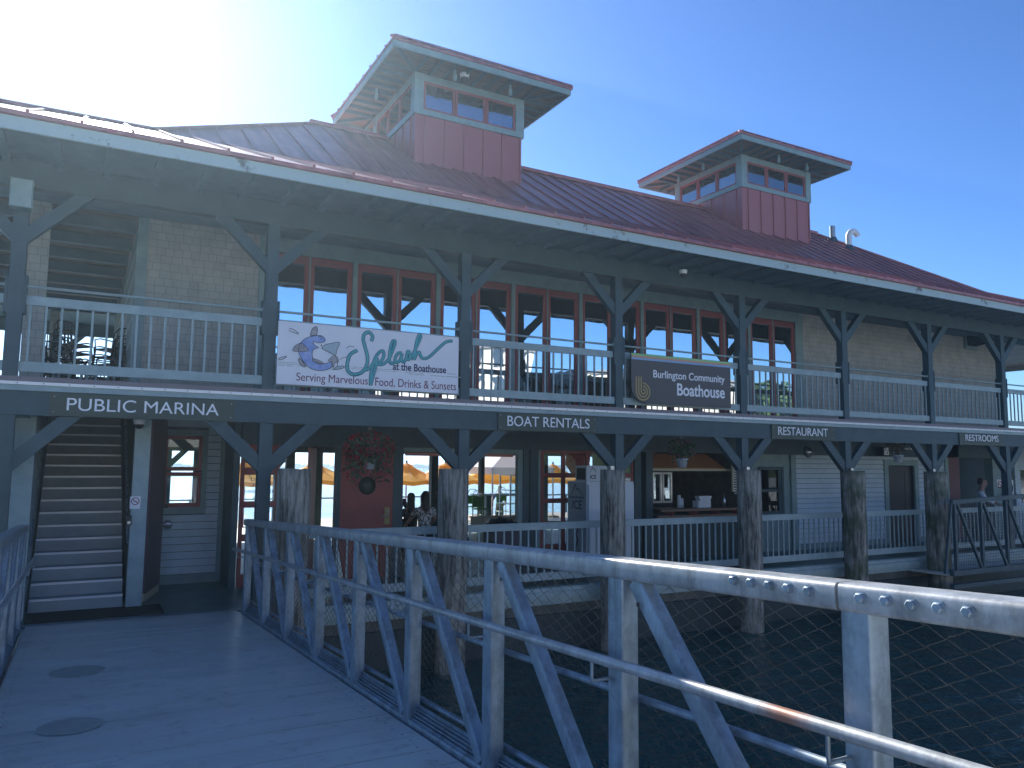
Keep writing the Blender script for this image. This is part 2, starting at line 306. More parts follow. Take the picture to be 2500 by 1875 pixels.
# ================================================================ SETTING
mb = MB(); mb.quad((-9000,-40,-1.1),(12000,-40,-1.1),(12000,14000,-1.1),(-9000,14000,-1.1)); water = struct(mb.build('water', WATER))
QUAY = M('pale_quay_paving', (.58,.60,.62), .9, noise=(.50,.52,.54), nscale=.6); GRASS = M('park_grass', (.07,.11,.04), .9, noise=(.05,.08,.03), nscale=.3)
mb = MB(); mb.box(-70,90,-34,-3.05,-2,.70); quay = struct(mb.build('quay', QUAY))
mb = MB(); mb.add([(-120,-34,.6),(140,-34,.6),(140,-46,3.2),(-120,-46,3.2),(-120,-90,4.5),(140,-90,4.5)], [(0,1,2,3),(3,2,5,4)]); struct(mb.build('park_bank', GRASS))
for i_, (bx_, w_, h_, lab_) in enumerate([(-26,22,11,'pale rendered building left of the gangway on the shore behind the viewer'),(2,26,9,'wide cream building straight behind the viewer on the shore'),(34,24,12,'tall pale building on the shore behind the viewer to the right'),(66,26,10,'long cream building farthest right on the shore behind the viewer')]):
    t_ = thing('shore_building', (bx_,-50,3.0), lab_, 'building', 'pale buildings on the shore behind the viewer')
    mb = MB(); mb.box(bx_-w_/2,bx_+w_/2,-62,-50,2.6,3+h_); mb.build('wall', M('cream_render', (.62,.58,.50), .8, noise=(.54,.50,.44), nscale=.5), t_)
    mb = MB(); mb.box(bx_-w_/2-.4,bx_+w_/2+.4,-62.4,-49.6,3+h_,3.4+h_); mb.build('roof', M('grey_roof', (.2,.2,.2), .8), t_)
    for fl_ in range(int(h_//3)):
        for k_ in range(int(w_//3)):
            mb = MB(); x_ = bx_-w_/2+1+k_*3; mb.box(x_,x_+1.3,-49.99,-49.93,4.2+fl_*3,5.9+fl_*3); mb.build('window', M('shore_glass', (.04,.06,.08), .1) if 'shore_glass' not in bpy.data.materials else bpy.data.materials['shore_glass'], t_)
mb = MB(); xs = [-900 + 32*i for i in range(90)]
for i in range(89):
    def hh(k): x = xs[k]; return 8.2 + 2.6*math.sin(x*.009+1) + 1.3*math.sin(x*.026+2) + random.Random(k).uniform(-.3,.3)
    a, b = hh(i), hh(i+1)
    mb.add([(xs[i],860,-1.6),(xs[i+1],860,-1.6),(xs[i+1],930,b),(xs[i],930,a),(xs[i],1050,-1.6),(xs[i+1],1050,-1.6)], [(0,1,2,3),(3,2,5,4)], True)
struct(mb.build('hills', HILL))
mb = MB(); r_ = random.Random(3)
for i in range(260):
    x = -120 + i*2.1
    for k in range(2):
        s = r_.uniform(.8,1.6); c = Vector((x + r_.uniform(-1,1), 300 + r_.uniform(-2,2) + k*1.5, -1.0 + r_.uniform(.2,1.1)))
        mb.ell(c, s*1.3, s, s*.7, 6, 4)
tag(mb.build('breakwater', ROCK), 'low dark rock breakwater lying far out across the lake', 'breakwater')
def tree(x, y, h, r, lab, seed):
    q = random.Random(seed); t = thing('shore_tree', (x,y,3.5), lab, 'tree', 'trees on the shore behind the viewer')
    mb = MB(); mb.tube([(x,y,3),(x+.2,y,3+h*.3),(x,y+.1,3+h*.75)], .3, 8, True, [.38,.28,.08])
    for k in range(6): a = q.uniform(0,6.28); mb.tube([(x,y,3+h*(.3+.06*k)),(x+r*.7*math.cos(a),y+r*.7*math.sin(a),3+h*(.5+.07*k))], .1, 5, True, [.12,.04])
    mb.build('trunk', M('bark', (.12,.09,.06), .9) if 'bark' not in bpy.data.materials else bpy.data.materials['bark'], t)
    mb = MB()
    for k in range(1500):
        u = q.uniform(-1,1); a = q.uniform(0,6.28); rr = r*(q.random()**.35)*(1+.25*math.sin(3*a+seed)); s_ = math.sqrt(1-u*u); p = Vector((x+rr*s_*math.cos(a), y+rr*s_*math.sin(a), 3+h*.64+h*.36*u*(q.random()**.3)))
        d = Vector((q.uniform(-1,1),q.uniform(-1,1),q.uniform(-1,1))).normalized()*.38; e = d.cross(Vector((q.uniform(-1,1),q.uniform(-1,1),.3))).normalized()*.26; mb.add([p-d,p+e,p+d,p-e], [(0,1,2,3)])
    mb.build('crown', bpy.data.materials.get('shore_leaves') or M('shore_leaves', (.07,.13,.03), .7, noise=(.04,.08,.02), nscale=1), t)
for i_, (x_, y_, h_, r_2) in enumerate([(17.5,-44,8,3.2),(50,-45,9,3.6),(78,-43,10,4),(88,-44,9,4.2),(98,-43,10,4),(108,-45,9,3.8)]): tree(x_, y_, h_, r_2, ['broad green tree left of the tall pale shore building','green tree between the two right hand shore buildings','nearest green tree at the right end of the shore','second green tree at the right end of the shore','third green tree at the right end of the shore','farthest green tree at the right end of the shore'][i_], i_+40)
# sailing boat near the breakwater is too small to read: left out; dock deck behind the house
mb = MB(); mb.box(-3,30,12.0,26.4,-.28,0.0); barge_deck = mb
# ================================================================ BOATHOUSE
PX = [-0.845 + 3.3*k for k in range(-1, 11)]       # post centres
YF = 12.0
house = thing('boathouse', (0,12,0), 'long two storey boathouse with green porches and red metal roof with two lookout towers', 'building')
H = lambda b, n, m: b.build(n, m, house)
def HB(n, m, *bx):                  # one part per box
    for q_ in bx: mb_ = MB(); mb_.box(*q_); H(mb_, n, m)
mb = MB(); mb.box(-3.6,31.5,12.0,26.4,-.12,0.0); H(mb, 'lower_deck', DECKG)
mb = MB(); mb.box(-3.6,31.5,11.9,12.0,-.30,-.01); mb.box(-3.6,31.5,11.84,11.9,-.20,-.08); H(mb, 'deck_edge_beam', RAIL)
mb = MB(); mb.box(-3.5,31.4,12.1,26.3,-1.7,-.122); H(mb, 'float', CONC)
# black stripe fender under
mb = MB(); mb.box(-3.5,31.4,12.0,12.1,-1.4,-.5); H(mb, 'fender_board', DARK2)
# main sign beam and balcony edge
mb = MB(); mb.box(-3.6,31.5,12.0,12.16,2.75,3.07); H(mb, 'lower_beam', DARK)
mb = MB(); mb.box(-3.6,31.5,11.955,11.998,3.072,3.145); H(mb, 'balcony_fascia', RAIL)
mb = MB(); mb.box(-3.6,31.5,11.93,11.985,3.147,3.188); H(mb, 'metal_edge_strip', NOSE)
mb = MB()
for i in range(118):
    x = -3.4 + i*.295; mb.lathe((x, 11.9295, 3.168), [(.001,-.003),(.008,-.003),(.008,.003)], 6, 'y')
H(mb, 'strip_screws', BLACK)
mb = MB(); mb.box(-3.6,31.5,12.0,24.0,3.09,3.19); H(mb, 'balcony_floor', SOFF)
mb = MB(); mb.box(-3.6,31.5,24.0,26.4,3.09,3.19); H(mb, 'rear_balcony_floor', SOFF)
mb = MB(); mb.box(-3.6,31.5,11.99,12.03,3.192,3.26); H(mb, 'balcony_kerb', M('dusty_kerb_paint', (.22,.19,.20), .6))
mb = MB(); mb.box(-3.6,31.5,26.2,26.36,2.75,3.07); H(mb, 'rear_lower_beam', DARK)
# porch ceiling joists, lower
for i in range(24):
    mb = MB(); x = -2.9 + i*1.45; mb.box(x,x+.07,12.18,14.1,2.90,3.085); H(mb, 'porch_joist', SOFF)
# posts with braces, front
def post(x, y, z0, z1, zb, mat, s=.088, bw_=.165):
    mb = MB(); mb.box(x-s, x+s, y, y+.17, z0, z1); p = H(mb, 'post', mat)
    for d in (-1, 1):
        m2 = MB(); m2.bar((x+d*.02, y+.08, zb-.05), (x+d*.90, y+.08, z1+.17), bw_, .12, up=(0,1,0))
        o = m2.build('brace', mat, p)
    return p
for x in PX:
    post(x, 12.01, 3.20, 5.82, 5.16, DARK)
    post(x, 12.01, 0.0, 2.745, 2.12, DARK, .095, .185)
    mb = MB(); mb.box(x-.125,x-.09,12.0,12.19,4.10,4.62); mb.box(x+.09,x+.125,12.0,12.19,4.10,4.62); H(mb, 'post_block', DARK)
for x in PX:
    post(x, 26.2, 3.20, 5.82, 5.1, DARK); post(x, 26.2, 0, 2.745, 2.05, DARK)
# upper beam and soffit
mb = MB(); mb.box(-4,31.9,12.0,12.17,5.82,6.18); H(mb, 'upper_beam', DARK)
mb = MB(); mb.box(-4,31.9,26.2,26.37,5.82,6.18); H(mb, 'rear_upper_beam', DARK)
YE = 10.6
HB('soffit', SOFF, (-3.7,33.0,10.64,14.0,6.20,6.23), (-3.7,33.0,24.0,27.36,6.20,6.23))
for i in range(61):
    x = -3.5 + i*.6
    mb = MB(); mb.add([(x,10.64,6.075),(x+.09,10.64,6.075),(x+.09,11.995,6.12),(x,11.995,6.12),(x,10.64,6.198),(x+.09,10.64,6.198),(x+.09,11.995,6.198),(x,11.995,6.198)],
              [(0,3,2,1),(0,1,5,4),(1,2,6,5),(3,0,4,7),(2,3,7,6)]); H(mb, 'rafter', SOFF)
mb = MB(); mb.box(-3.74,33.1,10.6,10.637,6.06,6.26); H(mb, 'fascia', FASCIA)
mb = MB(); mb.box(-3.74,33.1,27.36,27.4,6.06,6.26); mb.box(-3.74,-3.70,10.64,27.35,6.06,6.26); mb.box(33.06,33.1,10.64,27.35,6.06,6.26); H(mb, 'rear_fascia', FASCIA)
mb = MB(); mb.box(-3.78,33.14,10.55,10.6,6.225,6.27); H(mb, 'drip_edge', ROOFE)
# roof
YR, ZR, XL, XR = 19.0, 10.67, 4.66, 23.4
YK, ZK = 15.16, 8.174
XKL, XKR = XL-3.84, XR+3.84
EZ = 6.28; EXL, EXR = -3.8, 33.16; EY0, EY1 = 10.54, 27.46
YK2 = 2*YR - YK
mb = MB()
kink = [(XKL,YK,ZK),(XKR,YK,ZK),(XKR,YK2,ZK),(XKL,YK2,ZK)]; eave = [(EXL,EY0,EZ),(EXR,EY0,EZ),(EXR,EY1,EZ),(EXL,EY1,EZ)]
rl, rr_ = (XL,YR,ZR), (XR,YR,ZR)
mb.add(kink+[rl,rr_], [(0,1,5,4),(2,3,4,5),(1,2,5),(3,0,4)])
mb.add(eave+kink, [(0,1,5,4),(1,2,6,5),(2,3,7,6),(3,0,4,7)])
mb.add([(p[0],p[1],p[2]-.05) for p in eave]+eave, [(0,1,5,4),(1,2,6,5),(2,3,7,6),(3,0,4,7),(0,3,2,1)])
# standing seams
sp = .57; x = XKL - 5.0
def slat(a, b, w=.035, h=.05):
    mb.bar(a, b, w, h)
while x < XKR + 5:
    # lower slope: from eave to kink/hip
    if XKL <= x <= XKR: yt, zt = YK, ZK
    elif x < XKL: t = (x-EXL)/(XKL-EXL); yt, zt = EY0+(YK-EY0)*t, EZ+(ZK-EZ)*t
    else: t = (EXR-x)/(EXR-XKR); yt, zt = EY0+(YK-EY0)*t, EZ+(ZK-EZ)*t
    slat((x,EY0-.005,EZ+.012),(x,yt,zt+.012), .035, .045)
    if XKL < x < XKR:
        if x < XL: t = (x-XKL)/(XL-XKL)
        elif x > XR: t = (XKR-x)/(XKR-XR)
        else: t = 1
        slat((x,YK,ZK+.02),(x,YK+(YR-YK)*t,ZK+(ZR-ZK)*t+.02), .035, .05)
    x += sp
for a, b in ((rl,rr_),(kink[0],rl),(kink[1],rr_),(eave[0],kink[0]),(eave[1],kink[1])):
    mb.bar(Vector(a)+Vector((0,0,.02)), Vector(b)+Vector((0,0,.02)), .16, .05)
H(mb, 'roof', ROOF)
mb = MB(); mb.bar(Vector(rl)+Vector((-.02,0,.075)), Vector(rr_)+Vector((.02,0,.075)), .10, .06); H(mb, 'ridge_cap', ROOFE)
# vent pipes on roof
vp = thing('vent_pipe', (19.9,17.4,9.6), 'straight grey vent pipe standing on the red roof right of the second tower', 'pipe')
# towers
def tower(x0, x1, y0, y1, dz, lights):
    t = MB(); t.box(x0,x1,y0,y1,8.9,10.69+dz)
    n = 5
    for i in range(n+1):
        xx = x0 + .26 + i*(x1-x0-.3)/n
        if xx < x1-.02: t.box(xx-.02,xx+.02,y0-.035,y0-.001,8.9,10.69+dz)
    for i in range(n+1):
        yy = y0 + .26 + i*(y1-y0-.3)/n
        if yy < y1: t.box(x0-.035,x0-.001,yy-.02,yy+.02,8.9,10.69+dz); t.box(x1+.001,x1+.035,yy-.02,yy+.02,8.9,10.69+dz)
    tw = H(t, 'tower', ROOFE)
    q = MB(); e = .05
    zb, zt, zw = 10.69+dz, 11.74+dz, 10.86+dz
    q.box(x0-e,x1+e,y0-e,y0-.002,zb,zw-.03); q.box(x0-e,x0-.002,y0,y1+e,zb,zw-.03); q.box(x1+.002,x1+e,y0,y1+e,zb,zw-.03)
    c = .24
    for cx in (x0-e+.001, x1+e-c-.001):
        for cy in (y0-e+.001, y1+e-c-.001): q.box(cx,cx+c,cy,cy+c,zw-.029,zt)
    q.box(x0+c-e,x1-c+e,y0-.03,y0+.06,zt-.18,zt-.002); q.box(x0+c-e,x1-c+e,y1-.06,y1+.03,zt-.18,zt-.002)
    q.box(x0-.03,x0+.06,y0+c-e,y1-c+e,zt-.18,zt-.002); q.box(x1-.06,x1+.03,y0+c-e,y1-c+e,zt-.18,zt-.002)
    q.build('trim', TRIM, tw)
    # windows: three a side
    w = (x1-x0-2*(c-e))/3; zh0, zh1 = zw-.03, zt-.18
    for side in range(4):
        for k in range(3):
            f = MB()
            a0 = x0+c-e + k*w; ln = w; yy = y0-.02 if side == 0 else y1-.03
            if side < 2:
                f.box(a0+.01,a0+.07,yy,yy+.05,zh0,zh1); f.box(a0+ln-.07,a0+ln-.01,yy,yy+.05,zh0,zh1); f.box(a0+.07,a0+ln-.07,yy,yy+.05,zh0,zh0+.06); f.box(a0+.07,a0+ln-.07,yy,yy+.05,zh1-.06,zh1)
                g = MB(); g.box(a0+.07,a0+ln-.07,yy+.02,yy+.026,zh0+.06,zh1-.06)
            else:
                xx = x0-.02 if side == 2 else x1-.03; a0 = y0+c-e + k*((y1-y0-2*(c-e))/3); ln = (y1-y0-2*(c-e))/3
                f.box(xx,xx+.05,a0+.01,a0+.07,zh0,zh1); f.box(xx,xx+.05,a0+ln-.07,a0+ln-.01,zh0,zh1); f.box(xx,xx+.05,a0+.07,a0+ln-.07,zh0,zh0+.06); f.box(xx,xx+.05,a0+.07,a0+ln-.07,zh1-.06,zh1)
                g = MB(); g.box(xx+.02,xx+.026,a0+.07,a0+ln-.07,zh0+.06,zh1-.06)
            fo = f.build('window', REDF, tw); g_ = g
            g_.build('pane', HALFG, tw)
    # tower roof
    o = .97; ex0, ex1, ey0, ey1 = x0-o, x1+o, y0-o, y1+o; ze = zt+.04; ap = ((x0+x1)/2, (y0+y1)/2, 13.42+dz)
    r = MB(); P = [(ex0,ey0,ze+.14),(ex1,ey0,ze+.14),(ex1,ey1,ze+.14),(ex0,ey1,ze+.14)]
    r.add(P+[ap], [(0,1,4),(1,2,4),(2,3,4),(3,0,4)])
    r.add([(p[0],p[1],ze+.09) for p in P]+P, [(0,1,5,4),(1,2,6,5),(2,3,7,6),(3,0,4,7),(0,3,2,1)])
    m = 9; ax, ay, az = ap; zz = ze+.14
    for k in range(1, m):
        u = k/m; tt = 1-abs(2*u-1)
        X = ex0+(ex1-ex0)*u; r.bar((X,ey0,zz+.02),(X,ey0+(ay-ey0)*tt,zz+(az-zz)*tt+.02),.035,.05); r.bar((X,ey1,zz+.02),(X,ey1+(ay-ey1)*tt,zz+(az-zz)*tt+.02),.035,.05)
        Y = ey0+(ey1-ey0)*u; r.bar((ex0,Y,zz+.02),(ex0+(ax-ex0)*tt,Y,zz+(az-zz)*tt+.02),.035,.05); r.bar((ex1,Y,zz+.02),(ex1+(ax-ex1)*tt,Y,zz+(az-zz)*tt+.02),.035,.05)
    for p in P: r.bar(Vector(p)+Vector((0,0,.02)), Vector(ap)+Vector((0,0,.02)), .14, .06)
    r.build('tower_roof', ROOF, tw)
    s = MB(); i_ = .03
    s.box(ex0+i_,ex1-i_,ey0+i_,ey0+i_+.04,ze-.06,ze+.088); s.box(ex0+i_,ex1-i_,ey1-i_-.04,ey1-i_,ze-.06,ze+.088); s.box(ex0+i_,ex0+i_+.04,ey0+.071,ey1-.071,ze-.06,ze+.088); s.box(ex1-i_-.04,ex1-i_,ey0+.071,ey1-.071,ze-.06,ze+.088)
    s.build('tower_fascia', TRIM, tw)
    s = MB(); s.box(ex0+.08,ex1-.08,ey0+.08,ey1-.08,ze+.05,ze+.07); s.build('tower_soffit', WOODC, tw)
    s = MB()
    for k in range(9):
        X = x0-.05 + k*(x1-x0+.1-.05)/8; s.box(X,X+.05,ey0+.075,y0-.001,ze-.05,ze+.048); s.box(X,X+.05,y1+.001,ey1-.075,ze-.05,ze+.048)
        Y = y0-.05 + k*(y1-y0+.1-.05)/8; s.box(ex0+.075,x0-.06,Y,Y+.05,ze-.05,ze+.048); s.box(x1+.06,ex1-.075,Y,Y+.05,ze-.05,ze+.048)
    for (ax_, ay_, bx_, by_) in ((x0,y0,ex0+.1,ey0+.1),(x1,y0,ex1-.1,ey0+.1),(x0,y1,ex0+.1,ey1-.1),(x1,y1,ex1-.1,ey1-.1)): s.bar((ax_,ay_,ze),(bx_,by_,ze),.06,.095)
    s.build('tower_rafters', DARK, tw)
    for lx, ly in lights:
        g = MB(); g.lathe((lx,ly,ze-.28), [(.001,0),(.04,.0),(.05,.05),(.048,.14),(.03,.17),(.03,.26)], 12); g.build('eave_light', TRIM, tw)
    return tw
T1 = tower(6.75, 9.75, 17.15, 20.15, 0, [(7.55,16.6),(9.1,16.6),(6.2,18.5)])
T2 = tower(17.84, 20.92, 17.25, 20.3, .23, [(18.9,16.7),(20.2,16.7),(17.3,18.4),(17.3,19.6)])
# ---------------------------------------------------------------- upper floor wall
YW = 14.0
def glazed(x0, x1, z0, z1, y, prow, mat=REDF, fw=.085, mull=None):
    f = MB(); f.box(x0,x0+fw,y,y+.06,z0,z1); f.box(x1-fw,x1,y,y+.06,z0,z1); f.box(x0+fw,x1-fw,y,y+.06,z1-.14,z1); f.box(x0+fw,x1-fw,y,y+.06,z0,z0+.1)
    fo = H(f, 'window', mat); g = MB(); g.box(x0+fw,x1-fw,y+.025,y+.031,z0+.1,z1-.14); g.build('pane', COATED, fo); return fo
HB('corner_board', TRIM, (.66,.82,YW-.03,YW+.15,3.2,6.19), (16.34,16.55,YW-.03,YW+.15,3.2,6.19), (2.62,2.66,YW-.01,YW+.15,3.2,6.19), (25.5,25.68,YW-.03,YW+.15,3.2,6.19)); mb = MB()
NB = 8; xa, xb = 2.67, 16.30; bw = (xb-xa)/NB
for i in range(NB+1):
    c = xa + i*bw; HB('window_post', TRIM, (c-.045,c+.045,YW-.04,YW+.10,3.2,5.92))
HB('window_header', TRIM, (2.66,16.34,YW-.02,YW+.12,5.92,6.19))
HB('shingle_wall', SHIN, (.82,2.62,YW,YW+.14,3.2,6.19), (16.55,25.5,YW,YW+.14,3.2,6.19), (.68,.81,YW+.151,23.8,3.2,6.19), (25.51,25.65,YW+.151,23.8,3.2,6.19))
HB('stair_wall_pier', SHIN, (-.86,-.58,13.9,14.05,3.2,6.19), (-.86,-.58,23.9,24.05,3.2,6.19))
for i in range(NB):
    c0 = xa + i*bw + .05; c1 = xa + (i+1)*bw - .05; mid = (c0+c1)/2
    if i == 7: c1 -= .0
    glazed(c0, mid-.004, 3.22, 5.91, YW, 0); glazed(mid+.004, c1, 3.22, 5.91, YW, 0)
    f = MB(); f.box(mid-.012,mid+.012,YW-.025,YW-.002,3.22,5.9); H(f, 'mullion', TRIM)
# rear upper wall: glazing between shingle ends
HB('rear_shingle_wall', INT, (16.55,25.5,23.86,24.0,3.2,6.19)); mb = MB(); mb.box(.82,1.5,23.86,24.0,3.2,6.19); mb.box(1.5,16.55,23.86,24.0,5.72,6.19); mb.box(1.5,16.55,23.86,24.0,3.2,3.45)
for i in range(9): mb.box(1.5+i*1.86,1.5+i*1.86+.14,23.86,24.0,3.45,5.72)
H(mb, 'rear_wall', INT)
# interior: ceiling with pale joist strips, floor
mb = MB(); mb.box(.8,25.5,14.16,23.84,6.14,6.19); H(mb, 'upstairs_ceiling', WOODC)
mb = MB(); mb.box(-3.6,.66,14.01,23.99,6.2,6.24); H(mb, 'passage_ceiling', WOODC)
mb = MB(); 
for i in range(12): mb.box(1.0,16.4,14.5+i*.78,14.62+i*.78,5.98,6.138)
H(mb, 'ceiling_beams', INT)
mb = MB()
for i in range(8): mb.box(-3.5,.65,14.3+i*1.25,14.42+i*1.25,6.0,6.19)
H(mb, 'passage_beams', DARK)
mb = MB(); mb.box(16.56,16.7,14.16,23.84,3.2,6.13); H(mb, 'partition_wall', INT)
for x, y in ((4.3,17.6),(7.6,17.6),(10.9,17.6),(14.2,17.6),(5.9,21.0),(9.2,21.0),(12.5,21.0)):
    mb = MB(); mb.box(x-.09,x+.09,y-.09,y+.09,3.2,6.13); c = H(mb, 'interior_column', INT)
    for d in (-1,1):
        m2 = MB(); m2.bar((x+d*.05,y,5.0),(x+d*.95,y,5.95),.12,.13,up=(0,1,0)); m2.build('brace', INT, c)
# railings, upper (k) and lower
def railing(xa_, xb_, y, zb_, zt_, pipe=True, n=17, name='balcony_railing', infill=False, zf=None):
    mb = MB(); mb.box(xa_,xb_,y,y+.05,zt_-.125,zt_); mb.box(xa_,xb_,y,y+.05,zb_,zb_+.135)
    for i in range(n):
        x = xa_ + (xb_-xa_)*(i+.5)/n; mb.box(x-.014,x+.014,y+.012,y+.038,zb_+.13,zt_-.12)
    o = H(mb, name, RAIL)
    if pipe:
        m2 = MB(); m2.tube([(xa_-.04,y+.02,zt_+.125),(xb_+.04,y+.02,zt_+.125)], .019, 8)
        m2.lathe((xb_-.01,y-.0,zt_+.125), [(.001,-.03),(.045,-.03),(.045,.0),(.02,.02)], 10, 'y')
        m2.build('handrail_pipe', RAIL, o)
    if infill:
        m3 = MB(); m3.box(xa_,xb_,y+.041,y+.046,zb_+.13,zt_-.12); m3.build('mesh_infill', CLAP, o)
    return o
for k in range(len(PX)-1):
    a, b = PX[k]+.087, PX[k+1]-.087
    railing(a, b, 12.05, 3.33, 4.35)
    if k not in (0,1): railing(a, b, 12.05, .10, 1.12, pipe=False, n=19, name='deck_railing')
    railing(a, b, 26.25, 3.33, 4.35, pipe=False, n=14, name='rear_railing')
# ---------------------------------------------------------------- lower floor wall
YL = 14.2
mb = MB()   # headers above everything
mb.box(2.5,25.6,YL,YL+.14,2.46,3.088); H(mb, 'header_wall', DARK)
# left recess: clapboard wall with double window
hol = [(1.36,1.94,1.40,2.06),(1.36,1.94,2.10,2.58)]
mb = MB(); mb.wall(1.0,2.36,0,3.08,15.1,15.2,[(1.33,1.97,1.34,2.62)]); H(mb, 'recess_wall', DARK2)  # dark backing shows through the board gaps as painted lap shadow
mb = MB(); mb.clap(1.0,2.28,.16,3.08,15.095,[(1.24,2.06,1.22,2.72)]); H(mb, 'clapboards', CLAP)
mb = MB(); mb.box(2.28,2.36,15.05,15.098,0,3.08); mb.box(1.0,2.28,15.05,15.098,.0,.16); mb.box(1.24,1.33,15.05,15.098,1.22,2.72); mb.box(1.97,2.06,15.05,15.098,1.22,2.72); mb.box(1.33,1.97,15.05,15.098,1.22,1.34); mb.box(1.33,1.97,15.05,15.098,2.62,2.72); H(mb, 'window_trim', TRIM)
for z0, z1 in ((1.345,1.96),(1.985,2.615)):
    f = MB(); f.box(1.335,1.395,15.06,15.12,z0,z1); f.box(1.905,1.965,15.06,15.12,z0,z1); f.box(1.395,1.905,15.06,15.12,z0,z0+.07); f.box(1.395,1.905,15.06,15.12,z1-.07,z1)
    fo = H(f, 'window', REDF); g = MB(); g.box(1.395,1.905,15.09,15.096,z0+.07,z1-.07); g.build('pane', GLASS, fo)
mb = MB(); mb.box(2.37,2.48,14.2,15.2,0,3.08); H(mb, 'corner_wall', DARK)
# open side door leaf
mb = MB(); mb.prism([(1.02,13.3,.14),(1.30,14.3,.14),(1.30,14.3,2.9),(1.02,13.3,2.9)], (-.05,.01,0)); dl = H(mb, 'side_door', M('purple_door_paint', (.13,.08,.10), .5))
m2 = MB(); m2.prism([(1.01,13.3,.02),(1.29,14.3,.02),(1.29,14.3,.14),(1.01,13.3,.14)], (-.05,.01,0)); m2.build('kick_plate', CREAM, dl)
m2 = MB(); m2.lathe((1.375,14.28,1.10), [(.001,-.02),(.07,-.02),(.075,.0),(.03,.02)], 12, 'y'); m2.tube([(1.30,14.27,1.10),(1.43,14.24,1.10)], .014, 8); m2.build('door_lever', STEEL, dl)
m2 = MB(); m2.box(1.30,1.36,14.24,14.28,1.38,1.44); m2.build('lock', BLACK, dl)
# glazed door with lettering
mb = MB(); mb.box(2.50,2.56,YL-.02,YL+.06,0,2.46); mb.box(3.10,3.16,YL-.02,YL+.06,0,2.46); mb.box(2.56,3.10,YL-.02,YL+.06,2.14,2.46); mb.box(2.56,3.10,YL-.02,YL+.06,1.93,2.06)
mb.box(2.56,3.10,YL-.02,YL+.06,1.36,1.47); mb.box(2.56,3.10,YL-.02,YL+.06,.78,.9); mb.box(2.56,3.10,YL-.02,YL+.06,.0,.22); gd = H(mb, 'glazed_door', REDF)
for z0, z1 in ((2.06,2.14),(1.47,1.93),(.9,1.36),(.22,.78)):
    g = MB(); g.box(2.56,3.10,YL+.01,YL+.016,z0,z1); g.build('pane', GLASS, gd)
# pale open door, red porthole door
mb = MB(); mb.prism([(3.66,14.2,.02),(3.99,15.0,.02),(3.99,15.0,2.42),(3.66,14.2,2.42)], (.04,-.015,0)); pd = H(mb, 'open_door', PINK)
a, b = at(822/3.687+550, 1185, 14.6), at(850/3.687+550, 1185, 14.6)
m2 = MB(); m2.prism([(3.83,14.58,1.25),(3.86,14.66,1.25),(3.86,14.66,2.2),(3.83,14.58,2.2)], (-.012,.004,0)); m2.build('vision_panel', STEEL, pd)
m2 = MB(); m2.tube([(3.90,14.74,1.42),(3.86,14.68,1.42),(3.84,14.72,1.40)], .012, 6); m2.build('door_lever', STEEL, pd)
mb = MB(); n = 28; cx, cz, rr = 4.79, 1.73, .145
ring = [(cx+rr*math.cos(2*math.pi*k/n), cz+rr*math.sin(2*math.pi*k/n)) for k in range(n)]
sq = []
x0, x1, z0, z1 = 4.27, 5.30, .02, 2.44
for k in range(n):
    a = 2*math.pi*k/n; c, s = math.cos(a), math.sin(a); t = min(((x1-cx)/c if c > 1e-6 else (x0-cx)/c if c < -1e-6 else 9), ((z1-cz)/s if s > 1e-6 else (z0-cz)/s if s < -1e-6 else 9)); sq.append((cx+c*t, cz+s*t))
for yy, fl in ((YL-.02,0),(YL+.03,1)):
    vs = [(p[0],yy,p[1]) for p in ring] + [(p[0],yy,p[1]) for p in sq]
    mb.add(vs, [((i,(i+1)%n,n+(i+1)%n,n+i) if not fl else (n+i,n+(i+1)%n,(i+1)%n,i)) for i in range(n)])
for (X, Z) in ((x0,z0),(x1,z0),(x1,z1),(x0,z1)):   # corner fills
    k = min(range(n), key=lambda i: (sq[i][0]-X)**2+(sq[i][1]-Z)**2)
    ks = sorted(range(n), key=lambda i: (sq[i][0]-X)**2+(sq[i][1]-Z)**2)[:2]
    mb.add([(X,YL-.02,Z)]+[(sq[i][0],YL-.02,sq[i][1]) for i in ks], [(0,1,2)])
rd = H(mb, 'porthole_door', REDD)
m2 = MB(); m2.lathe((cx,YL-.02,cz), [(rr-.02,-.02),(rr+.02,-.02),(rr+.02,.01)], 24, 'y'); m2.v = m2.v; m2 = MB()
m2.tube([(cx+(rr+.01)*math.cos(2*math.pi*k/24),YL-.03,cz+(rr+.01)*math.sin(2*math.pi*k/24)) for k in range(25)], .018, 6, False); m2.build('porthole_rim', BLACK, rd)
m2 = MB(); m2.lathe((cx,YL,cz), [(.001,0),(rr,0),(rr,.006)], 24, 'y'); m2.build('pane', M('dark_porthole_glass', (.05,.07,.06), .15), rd)
m2 = MB(); m2.box(5.14,5.24,YL-.035,YL-.021,1.0,1.32); m2.build('handle_plate', GOLD, rd)
m2 = MB(); m2.tube([(5.19,YL-.03,1.15),(5.19,YL-.08,1.15),(5.07,YL-.08,1.15)], .013, 8); m2.lathe((5.19,YL-.05,1.23), [(.001,-.02),(.03,-.02),(.03,.02)], 10, 'y'); m2.build('lever', STEEL, rd)
HB('door_frame', DARK, (4.18,4.27,YL-.03,YL+.1,0,2.455), (5.30,5.50,YL-.03,YL+.1,0,2.455))
